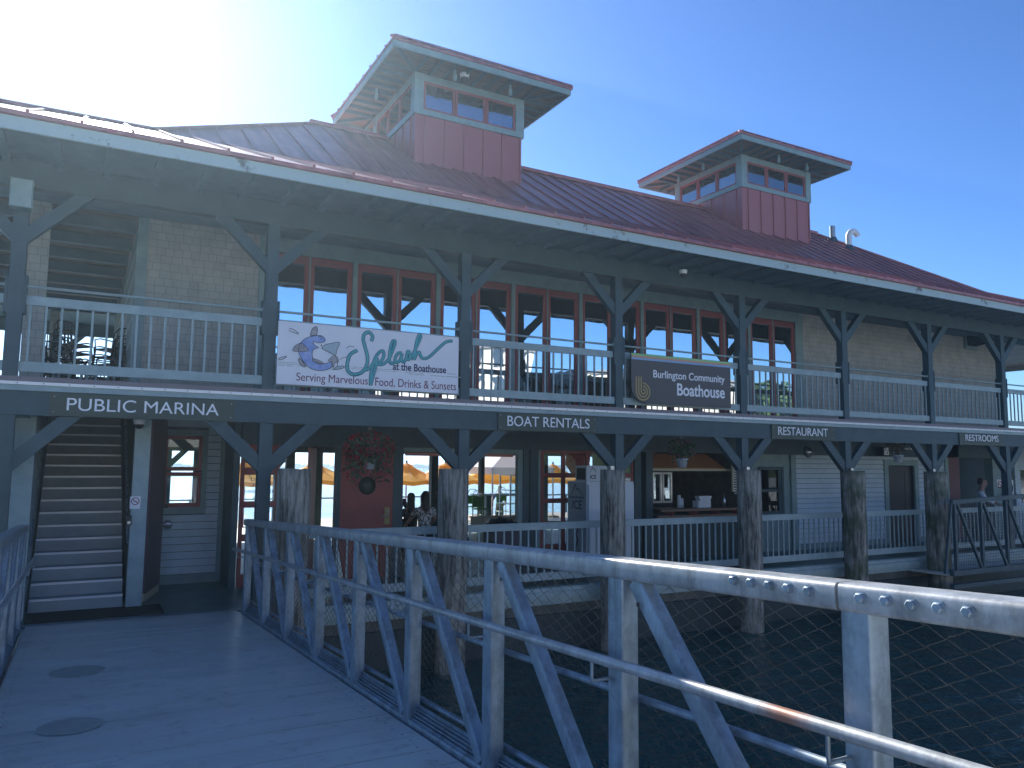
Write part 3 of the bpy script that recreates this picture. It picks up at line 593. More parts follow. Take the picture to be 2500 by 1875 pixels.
# columns along the wall
mb = MB()
for a, b in ((8.17,8.30),(8.34,8.52),(11.10,11.28),(11.42,11.62)): HB('wall_column', DARK, (a,b,YL-.04,YL+.14,0,2.455))
HB('opening_trim', TRIM, (8.05,8.165,YL-.02,YL+.1,0,2.455), (8.53,8.58,YL-.05,YL+.1,0,2.455), (6.93,8.05,YL-.02,YL+.1,2.36,2.455), (5.5,6.9,YL-.02,YL+.1,2.38,2.455))
mb = MB(); mb.box(5.6,8.0,YL+.11,YL+.16,2.30,2.36); H(mb, 'awning_edge', PINK)
# red garage-type glazed grid
mb = MB(); gx = [8.59,9.20,9.83,10.45,11.09]; gz = [.0,.42,.9,1.38,1.92,2.45]
for i, x in enumerate(gx): mb.box(x-(.0 if i == 0 else .04), x+(.0 if i == 4 else .04)+(.06 if i == 0 else 0), YL, YL+.06, 0, 2.45)
for z in gz: mb.box(8.65,11.08,YL+.005,YL+.055,max(0,z-.05),min(2.45,z+.05))
gg = H(mb, 'glazed_overhead_door', REDF)
for i in range(4):
    for j in range(1, 5):
        g = MB(); g.box(gx[i]+.04,gx[i+1]-.04,YL+.027,YL+.033,gz[j]+.05,gz[j+1]-.05); g.build('pane', GLASS, gg)
mb = MB(); mb.box(8.65,11.08,YL+.02,YL+.04,.05,.37); mb.build('panel', REDF, gg)
# bar front
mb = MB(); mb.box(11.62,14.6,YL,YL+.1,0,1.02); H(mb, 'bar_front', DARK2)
mb = MB(); mb.box(11.62,14.5,YL-.32,YL+.42,1.10,1.15); mb.box(11.62,14.5,YL-.2,YL-.14,.93,1.0); H(mb, 'bar_counter', M('counter_wood', (.20,.11,.07), .4))
mb = MB()
for x in (12.0,12.7,13.4,14.1): mb.prism([(x,YL-.3,1.09),(x,YL-.01,1.09),(x,YL-.01,.78)], (.05,0,0))
H(mb, 'counter_bracket', REDD)
mb = MB(); mb.box(11.62,14.5,YL+.05,YL+.10,2.02,2.08); H(mb, 'awning_bar', CREAM)
mb = MB(); mb.add([(11.62,YL+.1,2.08),(14.0,YL+.1,2.08),(13.8,YL+.55,2.42),(11.62,YL+.55,2.42),(11.62,YL+.1,2.10),(14.0,YL+.1,2.10),(13.8,YL+.55,2.44),(11.62,YL+.55,2.44)], [(0,1,2,3),(7,6,5,4),(0,4,5,1)]); H(mb, 'bar_awning', ORNG)
# right of bar: small window in recessed green wall, then pale clapboard walls
mb = MB(); mb.wall(14.5,16.2,0,2.455,YL+.02,YL+.12,[(15.13,15.86,1.0,2.06)]); H(mb, 'green_wall', TRIM)
f = MB(); f.box(15.05,15.13,YL-.02,YL+.0,.92,2.14); f.box(15.86,15.94,YL-.02,YL,.92,2.14); f.box(15.13,15.86,YL-.02,YL,2.06,2.14); f.box(15.13,15.86,YL-.02,YL,.92,1.0); f.box(15.13,15.86,YL+.03,YL+.07,1.50,1.57)
fo = H(f, 'window', DARK); g = MB(); g.box(15.13,15.86,YL+.075,YL+.08,1.0,2.06); g.build('pane', GLASS, fo)
mb = MB(); mb.wall(16.2,23.0,0,2.455,YL+.02,YL+.12,[(20.15,21.35,.02,2.2)]); H(mb, 'lap_shadow_backing', DARK2)  # wall coloured dark so gaps between pale clapboards read as shadow lines
mb = MB(); mb.clap(16.38,22.84,.14,2.45,YL+.018,[(19.98,21.52,.0,2.36)]); H(mb, 'clapboards', CLAP)
mb = MB(); mb.box(16.2,16.38,YL-.04,YL+.018,0,2.45); mb.box(22.84,23.0,YL-.04,YL+.018,0,2.45); mb.box(19.98,20.15,YL-.04,YL+.018,0,2.36); mb.box(21.35,21.52,YL-.04,YL+.018,0,2.36); mb.box(20.15,21.35,YL-.04,YL+.018,2.2,2.36); mb.box(16.38,19.98,YL-.03,YL+.016,0,.14); mb.box(21.52,22.84,YL-.03,YL+.016,0,.14); H(mb, 'corner_boards', TRIM)
mb = MB(); mb.box(20.17,21.33,YL+.06,YL+.1,.02,2.18); d_ = H(mb, 'dark_door', M('dark_door', (.015,.012,.02), .5)); m2 = MB(); m2.box(21.0,21.2,YL+.05,YL+.059,.9,2.0); m2.build('glass_strip', BLACK, d_)
# far right recess
mb = MB(); mb.box(23.02,23.6,YL,YL+.1,0,3.08); H(mb, 'red_wall', M('maroon_wall_paint', (.15,.06,.065), .6))
mb = MB(); mb.box(23.6,34.5,16.4,16.5,0,3.08); H(mb, 'recess_back_wall', DARK)
mb = MB(); mb.box(25.35,25.95,YL-.02,YL+.25,0,3.08); H(mb, 'broad_column', TRIM)
mb = MB(); mb.wall(26.6,31.0,0,3.08,YL,YL+.1,[(26.9,28.2,1.0,2.1)]); mb.clap(26.6,31.0,0,3.08,YL-.002,[(26.9,28.2,1.0,2.1)]); H(mb, 'end_wall', CLAP)
mb = MB(); mb.box(26.9,28.2,YL+.04,YL+.05,1.0,2.1); H(mb, 'end_pane', GLASS)
# interior ground floor: rear piers, ceiling, partitions
mb = MB(); mb.box(.98,25.6,14.36,23.95,3.0,3.086); H(mb, 'downstairs_ceiling', INT)
mb = MB()
for a, b, z0 in ((-3.5,1.9,0),(3.02,3.32,0),(5.5,5.75,0),(6.35,6.6,0),(8.9,9.1,0),(12.05,12.2,0),(14.6,14.75,0)): mb.box(a,b,23.8,24.0,z0,3.0)
mb.box(1.9,17.5,23.8,24.0,2.42,3.0); mb.box(17.5,25.6,23.8,24.0,0,3.0)
H(mb, 'rear_ground_wall', INT)
HB('partition_wall', INT, (11.3,11.42,YL+.15,15.9,0,2.99), (14.55,14.65,YL+.13,17.59,0,2.99), (12.4,25.5,17.6,17.7,0,2.99), (23.62,23.7,YL+.1,16.39,0,3.0), (2.36,2.40,15.21,19.5,0,2.99))
mb = MB(); mb.box(6.05,6.22,17.0,17.2,0,2.99); H(mb, 'inner_column', CREAM)
HB('inner_column', DARK, (6.3,6.5,20.0,20.2,0,2.99), (8.6,8.8,20.0,20.2,0,2.99))
# ---------------------------------------------------------------- stair
ZS = 0.0; n = 17; rise = 3.2/n; run = .27
mb = MB()
for i in range(n):
    mb.box(-.50,.70,13.1+i*run,13.1+(i+1)*run+.02,i*rise,(i+1)*rise-.001)
st = thing('staircase', (.1,13.1,0), 'steep grey metal staircase with pale step edges rising behind the gangway end', 'stairs')
mb.build('treads', STEP, st)
mb = MB()
for i in range(n): mb.box(-.49,.69,13.085+i*run,13.115+i*run,(i+1)*rise-.026,(i+1)*rise+.006)
mb.build('nosings', NOSE, st)
for xx in (-.58,.78):
    mb = MB(); mb.tube([(xx+(.06 if xx<0 else -.06),13.0,.95),(xx+(.06 if xx<0 else -.06),13.0+n*run,.95+3.2)], .02, 8); mb.build('handrail', GALV, st)
HB('stair_wing_wall', RAIL, (-.92,-.53,12.6,12.72,0,2.74), (-.62,-.53,12.73,17.4,0,3.08))
mb = MB(); mb.box(.735,.95,12.96,13.14,0,3.08); H(mb, 'stair_post', RAIL)
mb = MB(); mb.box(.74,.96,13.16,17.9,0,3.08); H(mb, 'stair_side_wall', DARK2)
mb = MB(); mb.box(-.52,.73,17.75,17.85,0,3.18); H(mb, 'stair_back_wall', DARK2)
# ================================================================ GANGWAY
gw = thing('gangway', (.85,6,.3), 'wide galvanised steel gangway with truss sides and mesh leading down to the boathouse', 'gangway')
def GZ(y, h=0): return .6 - .048*y + h
G = lambda b, n, m: b.build(n, m, gw)
mb = MB(); y = -3.2; k = 0
while y < 11.95:
    w = .295; a, b = y, y+w; dz_ = random.Random(k).uniform(-.0025,.0)
    mb.add([(-.47,a,GZ(a,dz_)),(2.13,a,GZ(a,dz_)),(2.13,b,GZ(b,dz_)),(-.47,b,GZ(b,dz_)),(-.47,a,GZ(a,-.05)),(2.13,a,GZ(a,-.05)),(2.13,b,GZ(b,-.05)),(-.47,b,GZ(b,-.05))], [(0,1,2,3),(0,4,5,1),(3,2,6,7),(0,3,7,4),(1,5,6,2)])
    y += w + .011; k += 1
mb.add([(-.5,-3.2,GZ(-3.2,-.06)),(2.15,-3.2,GZ(-3.2,-.06)),(2.15,11.98,GZ(11.98,-.06)),(-.5,11.98,GZ(11.98,-.06))], [(0,1,2,3)])
G(mb, 'deck', GDECK)
mb = MB(); y = -3.2; q = random.Random(2)
while y < 11.9:
    for x_ in (-.38,2.02):
        for dy in (.07,.22): mb.lathe((x_+q.uniform(-.01,.01), y+dy, GZ(y+dy,.0005)), [(.008,0),(.007,.0015),(.001,.0018)], 7)
    y += .306
G(mb, 'deck_screws', GALV)
for (px, py, sc) in ((188,1638,.235),(170,1772,.21)):
    d = RM @ Vector((px-1250, 937.5-py, -F)); t = (.6+.004-2.2) / (d.z + .048*d.y); p = CAM + d*t
    mb = MB(); vs = []; q = random.Random(px)
    for k in range(28):
        a = 2*math.pi*k/28; r = sc*(1 + q.uniform(-.05,.05)); X = p.x + r*math.cos(a); Y = p.y + r*math.sin(a)*1.15; vs.append((X, Y, GZ(Y,.003)))
    mb.add(vs, [tuple(range(28))]); G(mb, 'round_stain', PADM)
gpy = [11.65 - 1.25*k for k in range(12)]
def truss(X, sg, mesh):                  # X inner face, sg +1 outward to the right
    mb = MB(); a, b = Vector((X+sg*.06,-3.2,GZ(-3.2,1.262))), Vector((X+sg*.06,1.70,GZ(1.70,1.262)))
    c = Vector((X+sg*.06,1.712,GZ(1.712,1.262))); e = Vector((X+sg*.06,11.78,GZ(11.78,1.262)))
    mb.bar(a, b, .125, .09, rnd=.018); mb.bar(c, e, .125, .09, rnd=.018); mb.bar((a.x,1.6,GZ(1.6,1.262)),(a.x,1.8,GZ(1.8,1.262)),.10,.07)
    G(mb, 'top_rail', GALVR)
    mb = MB(); mb.bar((X+sg*.06,-3.2,GZ(-3.2,-.02)),(X+sg*.06,11.8,GZ(11.8,-.02)),.10,.10,rnd=.012); G(mb, 'bottom_chord', GALV)
    for k, y in enumerate(gpy):
        mb = MB(); x = X+sg*.055; zt = GZ(y,1.222)
        mb.bar((x,y,GZ(y,-.02)),(x,y,zt),.095,.11,up=(0,1,0),rnd=.012)
        mb.tube([(x,y,GZ(y,-.07)),(x,y,GZ(y,-.045)),(x,y,GZ(y,-.0))], .05, 10, True, [.02,.045,.05])
        G(mb, 'truss_post', GALV)
        if k < 8:
            y2 = gpy[k+1]; mb = MB(); mb.bar((x,y-.12,GZ(y-.12,1.215)),(x,y2+.10,GZ(y2,.03)),.075,.085,up=(0,1,0),rnd=.012)
            dgo = G(mb, 'diagonal', GALV)
            m2 = MB(); m2.lathe((x-sg*.0485,y-.17,GZ(y,1.13)), [(.001,-.001),(.011,-.001),(.011,.001)], 8, 'y')
            m2.v = [(x-sg*.0485+(v[1]-(y-.17)), (y-.17)+(v[0]-(x-sg*.0485)), v[2]) for v in m2.v]; m2.build('drain_hole', BLACK, dgo)
    mb = MB(); xh = X-sg*.095
    mb.tube([(xh,-3.2,GZ(-3.2,.88)),(xh,11.95,GZ(11.95,.88))], .0235, 12); hr = G(mb, 'handrail', GALVR)
    for k, y in enumerate(gpy):
        m2 = MB(); m2.tube([(X+sg*.005,y+.03,GZ(y,.775)),(xh-sg*.0,y+.03,GZ(y,.775)),(xh-sg*.0,y+.03,GZ(y,.80)),(xh,y+.03,GZ(y,.865))], .008, 7); m2.build('bracket', GALV, hr)
    mb = MB(); mb.tube([(X+sg*.15,-3.2,GZ(-3.2,.675)),(X+sg*.15,11.8,GZ(11.8,.675))], .019, 8); mb.tube([(X+sg*.15,-3.2,GZ(-3.2,.13)),(X+sg*.15,11.8,GZ(11.8,.13))], .019, 8); G(mb, 'outer_rail', GALV)
    mb = MB()
    for k in range(6):
        h = .015 + k*.019; mb.bar((X+sg*(.03+k*.012),-3.2,GZ(-3.2,h)),(X+sg*(.03+k*.012),11.75,GZ(11.75,h)),.012,.011)
    mb.bar((X+sg*.09,-3.2,GZ(-3.2,.06)),(X+sg*.09,11.75,GZ(11.75,.06)),.004,.12); G(mb, 'toe_grating', GALV)
    if mesh:
        mb = MB(); p = .066; N = int(14.6/p)
        for k in range(N):
            yc = -3.0 + k*p; pts = []
            for j in range(37):
                z = j*.033; s = 1 if (j+k) % 2 else -1
                pts.append((X+sg*.165 + (.0035 if (j+k) % 2 else -.0035), yc + s*p*.52, GZ(yc, .03+z)))
            mb.tube(pts, .0023, 4, False)
        G(mb, 'chain_link_mesh', WIRE)
truss(2.145, 1, True); truss(-.5, -1, False)
for i, (u, v) in enumerate([(1793,1416),(1836,1422),(1880,1428),(1926,1435),(1976,1442),(2103,1459),(2165,1466),(2228,1476),(2294,1483),(2366,1493)]):
    d = RM @ Vector((u-1250, 937.5-v, -F)); p = CAM + d*(2.142/d.x)
    mb = MB(); n = 6; vs = []
    for dx, r in ((0,.0195),(-.004,.0195),(-.0045,.0155),(-.016,.0155),(-.019,.012)):
        m_ = 12
        for k in range(m_):
            a = 2*math.pi*k/m_; rr = r if dx > -.0045+1e-6 else r*(1 if k % 2 == 0 else .9)
            vs.append((p.x+dx, p.y+rr*math.cos(a), p.z+rr*math.sin(a)))
    fs = [(i_*12+k, i_*12+(k+1)%12, (i_+1)*12+(k+1)%12, (i_+1)*12+k) for i_ in range(4) for k in range(12)] + [tuple(range(48,60))]
    mb.add(vs, fs); G(mb, 'bolt', GALV)
mb = MB(); mb.add([(-.52,11.99,.028),(2.2,11.99,.028),(2.2,12.25,.006),(-.52,12.25,.006)], [(0,1,2,3)]); G(mb, 'hinge_plate', GALV)
mt = MB(); mt.box(-.50,1.2,12.26,13.02,.004,.022); tag(mt.build('door_mat', MATB), 'long black rubber mat at the foot of the staircase', 'mat')
# ================================================================ SIGNS
def text_mesh(name, txt, mat, parent, x0, x1, z0, z1, y, ext=.004, bold=0.0, align='FIT'):
    cu = bpy.data.curves.new(name, 'FONT'); cu.body = txt; cu.size = 1; cu.extrude = 0; cu.offset = bold
    o = bpy.data.objects.new(name, cu); COL.objects.link(o); dg = bpy.context.evaluated_depsgraph_get(); dg.update()
    me = bpy.data.meshes.new_from_object(o.evaluated_get(dg)); bpy.data.objects.remove(o)
    xs = [v.co.x for v in me.vertices]; ys = [v.co.y for v in me.vertices]
    ax, bx, ay, by = min(xs), max(xs), min(ys), max(ys); sx = (x1-x0)/(bx-ax); sz = (z1-z0)/(by-ay)
    mb = MB(); vs = [(x0+(v.co.x-ax)*sx, y, z0+(v.co.y-ay)*sz) for v in me.vertices]
    mb.add(vs, [tuple(p.vertices) for p in me.polygons]); mb.add([(a, y-ext, c) for a, b, c in vs], [tuple(p.vertices) for p in me.polygons])
    ed = {}
    for p in me.polygons:
        vv = list(p.vertices)
        for i in range(len(vv)):
            e = (vv[i], vv[(i+1) % len(vv)]); ed[tuple(sorted(e))] = ed.get(tuple(sorted(e)), 0) + 1
    n = len(vs); b = len(mb.v) - 2*n
    for (i, j), c in ed.items():
        if c == 1: mb.add([vs[i], vs[j], (vs[j][0], y-ext, vs[j][2]), (vs[i][0], y-ext, vs[i][2])], [(0,1,2,3)])
    bpy.data.meshes.remove(me)
    return mb.build(name, mat, parent)
def plate_sign(label, x0, x1, z0, z1, txt, tx0, tx1, tz0, tz1):
    mb = MB(); mb.box(x0,x1,11.972,11.997,z0,z1); p = mb.build('hanging_sign', PLATE); p.name = 'name_board'
    tag(p, label, 'sign', 'destination boards along the porch beam'); text_mesh('lettering', txt, LETTER, p, tx0, tx1, tz0, tz1, 11.970, .008, 0)
    mb = MB()
    for a in (x0+.05, x1-.05):
        for c in (z0+.05, z1-.05): mb.lathe((a, 11.971, c), [(.001,-.003),(.008,-.003),(.008,.001)], 6, 'y')
    mb.build('screws', STEEL, p)
plate_sign('dark board reading PUBLIC MARINA above the staircase', -.37, 1.98, 2.755, 3.06, 'PUBLIC MARINA', -.17, 1.76, 2.83, 3.0)
plate_sign('dark board reading BOAT RENTALS on the porch beam', 6.39, 8.49, 2.755, 3.06, 'BOAT RENTALS', 6.57, 8.32, 2.83, 3.01)
plate_sign('dark board reading RESTAURANT on the porch beam', 13.12, 15.12, 2.755, 3.06, 'RESTAURANT', 13.31, 14.91, 2.84, 3.02)
plate_sign('dark board reading RESTROOMS at the right end of the beam', 19.98, 21.97, 2.755, 3.06, 'RESTROOMS', 20.23, 21.74, 2.86, 3.03)
# splash banner
SY = 11.90
mb = MB(); mb.box(2.55,5.57,SY,SY+.03,3.34,4.305); sp_ = mb.build('banner_sign', WHITES)
tag(sp_, 'white Splash restaurant banner with a drinking fish on the balcony rail', 'sign')
def Z5(u, v, y): return at(600+u/3.687, 550+v/3.687, y)
def smooth(pts, n=5):
    out = []
    P = [pts[0]] + list(pts) + [pts[-1]]
    for i in range(1, len(P)-2):
        for k in range(n):
            t = k/n; p0, p1, p2, p3 = P[i-1], P[i], P[i+1], P[i+2]
            out.append(tuple(.5*((2*p1[j]) + (-p0[j]+p2[j])*t + (2*p0[j]-5*p1[j]+4*p2[j]-p3[j])*t*t + (-p0[j]+3*p1[j]-3*p2[j]+p3[j])*t**3) for j in (0,1)))
    out.append(pts[-1]); return out
def stroke(mb, pts, r, y, flat=.35):
    pts = [Z5(a, b, y) for a, b in smooth(pts)]
    b0 = len(mb.v); mb.tube(pts, r, 6)
    for i in range(b0, len(mb.v)): v = mb.v[i]; mb.v[i] = (v[0], y + (v[1]-y)*flat, v[2])
SPL = [[(1130,1045),(1142,1000),(1110,963),(1070,978),(1058,1030),(1078,1110),(1096,1190),(1088,1262),(1045,1322),(980,1343),(925,1318),(914,1250),(940,1165),(1005,1125)],
 [(1065,1308),(1125,1275),(1180,1190),(1172,1260),(1142,1370),(1122,1440),(1128,1330),(1160,1210),(1195,1150),(1232,1130),(1243,1170),(1225,1215),(1192,1252),(1240,1248),(1290,1200),(1328,1110),(1345,1050),(1325,1042),(1303,1100),(1293,1200),(1308,1245),(1345,1225)],
 [(1405,1150),(1372,1152),(1345,1195),(1355,1235),(1388,1215),(1408,1150),(1400,1205),(1418,1232),(1440,1205),(1462,1130),(1478,1170),(1472,1205),(1448,1208)],
 [(1480,1205),(1530,1110),(1574,1010),(1562,985),(1540,1040),(1524,1130),(1514,1212),(1535,1162),(1562,1142),(1572,1172),(1592,1197),(1645,1188),(1730,1112),(1800,1052),(1860,1042)]]
mb = MB(); [stroke(mb, s, .030, SY-.003) for s in SPL]; mb.build('script_outline', TEALD, sp_)
mb = MB(); [stroke(mb, s, .022, SY-.012) for s in SPL]; mb.build('script_lettering', TEAL, sp_)
def poly(mb, pts, y, th=.006):
    q = [Z5(a, b, y) for a, b in smooth(list(pts)+[pts[0]], 3)[:-1]]; mb.prism(q, (0, -th, 0))
body = [(580,1003),(640,990),(690,998),(715,1030),(700,1052),(650,1058),(608,1045),(622,1080),(655,1100),(620,1112),(602,1130),(600,1180),(625,1222),(680,1246),(740,1238),(778,1226),(776,1268),(735,1298),(660,1308),(585,1288),(530,1240),(490,1180),(474,1115),(495,1060),(530,1025)]
fins = [[(582,990),(598,935),(636,912),(646,945),(632,990)],[(425,1130),(442,1088),(500,1060),(535,1090),(562,1128),(485,1136)],[(482,1195),(475,1222),(500,1262),(540,1275),(515,1232)],[(740,1216),(790,1176),(826,1190),(832,1228),(800,1242),(790,1280),(770,1238)],[(605,1225),(602,1200),(650,1212),(700,1242),(660,1248)]]
glas = [[(683,1106),(715,1076),(780,1060),(845,1056),(822,1120),(805,1172),(765,1150)],[(785,1300),(820,1272),(885,1268),(865,1290)]]
mb = MB(); poly(mb, body, SY-.002); mb.build('fish_body', FISHB, sp_)
mb = MB(); [poly(mb, f, SY-.009 if i < 3 else SY-.010, .005) for i, f in enumerate(fins)]; mb.build('fish_fins', FISHF, sp_)
mb = MB(); [poly(mb, f, SY-.009, .004) for f in glas]; mb.build('cocktail_glass', GLSSP, sp_)
mb = MB()
for s in [body+[body[0]]] + [f+[f[0]] for f in fins] + [g+[g[0]] for g in glas] + [[(805,1172),(825,1230),(825,1272)],[(390,935),(415,930),(478,975),(430,965),(390,945)],[(296,1210),(312,1190),(368,1182),(330,1205),(300,1212)],[(907,1108),(935,1088),(977,1096)],[(850,1208),(880,1190),(907,1190)],[(655,1010),(670,1000),(688,1012),(672,1022)]]: stroke(mb, s, .0045, SY-.014)
for k in range(5): stroke(mb, [(440+14*k,1100-8*k),(500+8*k,1128-4*k)], .002, SY-.016); stroke(mb, [(620+18*k,1215+6*k),(640+16*k,1242+1*k)], .002, SY-.016)
mb.ell(Z5(682,1080,SY-.01), .012, .004, .012); mb.build('ink_lines', INK, sp_)
p = Z5(1323,1300,SY), Z5(1804,1262,SY)
text_mesh('small_lettering', 'at the Boathouse', NAVY, sp_, at(958.8,905,SY).x, at(1089,905,SY).x, Z5(1560,1318,SY).z, Z5(1560,1252,SY).z, SY-.001, .003, .02)
text_mesh('tagline', 'Serving Marvelous', PURP, sp_, at(723,930,SY).x, at(898,935,SY).x, Z5(780,1440,SY).z, Z5(780,1345,SY).z, SY-.001, .003)
text_mesh('tagline', 'Food, Drinks & Sunsets', PURP, sp_, at(916,938,SY).x, at(1113,945,SY).x, Z5(1500,1475,SY).z, Z5(1500,1390,SY).z, SY-.001, .003)
mb = MB(); q = random.Random(4)
for r_i in range(3):
    x = 2.56
    while x < 5.4:
        l = q.uniform(.05,.3); 
        if q.random() < .62 : mb.box(x,x+l,SY-.0022-.0001*r_i,SY+.0001,3.62+.026*r_i-.004,3.62+.026*r_i+.004+q.uniform(0,.004))
        x += l+.02
mb.build('faded_skyline', M('faded_print', (.42,.47,.46), .6), sp_)
# brown sign
BY = 11.90
tl, bl_ = at(1541,862,BY), at(1541,970,BY)
x0, x1, z0, z1 = 9.26, 11.86, 3.36, 4.33
mb = MB(); pts = [(x1,BY,z1),(x1,BY,z0),(x0+.38,BY,z0)] + [(x0+.38-.38*math.sin(math.radians(a)),BY,z0+.30-.30*math.cos(math.radians(a))) for a in (15,30,45,60,75,90)] + [(x0,BY,z1)]
mb.prism(list(reversed(pts)), (0,.03,0)); bs = mb.build('boathouse_sign', BRN); tag(bs, 'dark grey Burlington Community Boathouse sign with striped top and gold emblem', 'sign')
for i, m_ in enumerate((LGRN, LORG, LBLU)):
    mb = MB(); mb.box(x0,x1,BY-.004,BY-.0005,z1-.045-i*.04,z1-i*.04-.006); mb.build('stripe', m_, bs)
def Z7(u, v): return at(1050+u/2.949, 550+v/2.949, BY)
text_mesh('lettering', 'Burlington Community', LETTER, bs, Z7(1607,1080).x, Z7(2120,1110).x, 3.83, 4.03, BY-.001, .004, .012)
text_mesh('lettering', 'Boathouse', LETTER, bs, Z7(1778,1170).x, Z7(2120,1190).x, 3.55, 3.80, BY-.001, .004, .018)
mb = MB(); c = Z7(1533,1190)
for i, r in enumerate((.045,.105,.165)):
    pts = [(c.x-r, BY-.004, c.z+.27-(0 if i == 2 else .0)+(.0))] + [(c.x-r, BY-.004, c.z+.1)] + [(c.x-r*math.cos(math.radians(a)), BY-.004, c.z-.02-r*math.sin(math.radians(a))) for a in range(0,181,15)] + [(c.x+r*math.cos(math.radians(a)), BY-.004, c.z-.02+r*math.sin(math.radians(a))) for a in ((20,45,70,90) if i < 3 else ())]
    b0 = len(mb.v); mb.tube(pts, .0165, 6)
    for k in range(b0, len(mb.v)): v = mb.v[k]; mb.v[k] = (v[0], BY-.002+(v[1]-BY+.004)*.2, v[2])
mb.build('emblem', GOLD, bs)
# small notices
def nosmoke(label, x0, x1, z0, z1, y, txt=None, slash=True):
    mb = MB(); mb.box(x0,x1,y-.006,y,z0,z1); p = mb.build('notice_sign', WHITES); tag(p, label, 'sign')
    cx = (x0+x1)/2; w = (x1-x0)*.36; cz = z1-(x1-x0)*.5
    mb = MB(); mb.tube([(cx+w*math.cos(a*.2618),y-.008,cz+w*math.sin(a*.2618)) for a in range(25)], w*.13, 5, False)
    mb.bar((cx-w*.68,y-.009,cz+w*.68),(cx+w*.68,y-.009,cz-w*.68), w*.2, .003, up=(0,1,0)); mb.build('prohibition_ring', REDF if txt is None else INK, p)
    mb = MB(); mb.box(cx-w*.6,cx+w*.5,y-.0075,y-.0062,cz-w*.08,cz+w*.08); mb.build('cigarette_symbol', INK, p)
    if txt:
        for i, t in enumerate(txt): text_mesh('lettering', t, INK, p, x0+.03, x1-.03, z0+.06+(len(txt)-1-i)*.07, z0+.10+(len(txt)-1-i)*.07, y-.0065, .001)
    return p
a = at(318,1212,12.95); b = at(342,1242,12.95)
nosmoke('small white no smoking notice on the post right of the stairs', a.x, b.x, b.z, a.z, 12.955)
a = at(2433,1171,14.17); b = at(2447,1188,14.17); nosmoke('small no smoking notice on the broad column at far right', a.x, b.x, b.z, a.z, 14.17)
a = at(2451,1172,14.1); b = at(2475,1211,14.1); nosmoke('larger white prohibition notice with text right of the broad column', a.x, b.x, b.z, a.z, 14.1, ['NO', 'SMOKING', 'IN THIS AREA'])
# door lettering
gl = [o for o in bpy.data.objects if o.name.startswith('glazed_door')][0]
for i, t in enumerate(('DOCK', 'FIRST', 'HARBORMASTER', 'VHF 9')):
    w = (.30,.24,.50,.26)[i]; text_mesh('lettering', t, NAVY, gl, 2.83-w/2, 2.83+w/2, 1.82-i*.105, 1.88-i*.105, YL+.008, .001)
# ================================================================ PILINGS
GP = 'timber pilings standing in front of the porch'
for i, (px, r, zt, mat, lab) in enumerate([(717,.235,2.07,PILE,'grey timber piling left of the red porthole door'),(1105,.24,2.08,PILE,'grey timber piling in front of the seated diners'),
    (1496,.225,2.08,PILE,'streaky grey timber piling in front of the ice freezer'),(1829,.235,2.08,PILE,'weathered timber piling at the right end of the bar counter'),
    (2084,.245,2.07,PILEG,'mossy timber piling between bar window and dark door'),(2285,.26,2.06,PILEG,'green mossy piling beside the second gangway')]):
    c = at(px, 1200, 11.5); mb = MB(); q = random.Random(i+20); n, m = 26, 26; vs = []
    ph = [q.uniform(0,6.28) for _ in range(4)]
    for j in range(m):
        z = -2.2 + (zt+2.2)*j/(m-1); rr = r*(1+.02*math.sin(z*1.7+ph[0]))
        for k in range(n):
            a = 2*math.pi*k/n; d = 1+.018*math.sin(5*a+ph[1]+z*.3)+.014*math.sin(9*a+ph[2])+q.uniform(-.008,.008)
            if j == m-1: d *= .985
            vs.append((c.x+rr*d*math.cos(a), 11.5+rr*d*math.sin(a), z+(q.uniform(-.012,.006) if j == m-1 else 0)))
    mb.add(vs, [(j*n+k, j*n+(k+1)%n, (j+1)*n+(k+1)%n, (j+1)*n+k) for j in range(m-1) for k in range(n)], True); mb.add(vs, [tuple((m-1)*n+k for k in range(n))])
    o = mb.build('piling', mat, None, (c.x, 11.5, 0)); tag(o, lab, 'piling', GP)
    if i in (3,4,5,2):
        m2 = MB(); m2.box(c.x-.03,c.x+.05,11.5+.02,11.62,zt-.02,zt+.06); m2.build('top_bracket', STEEL, o)
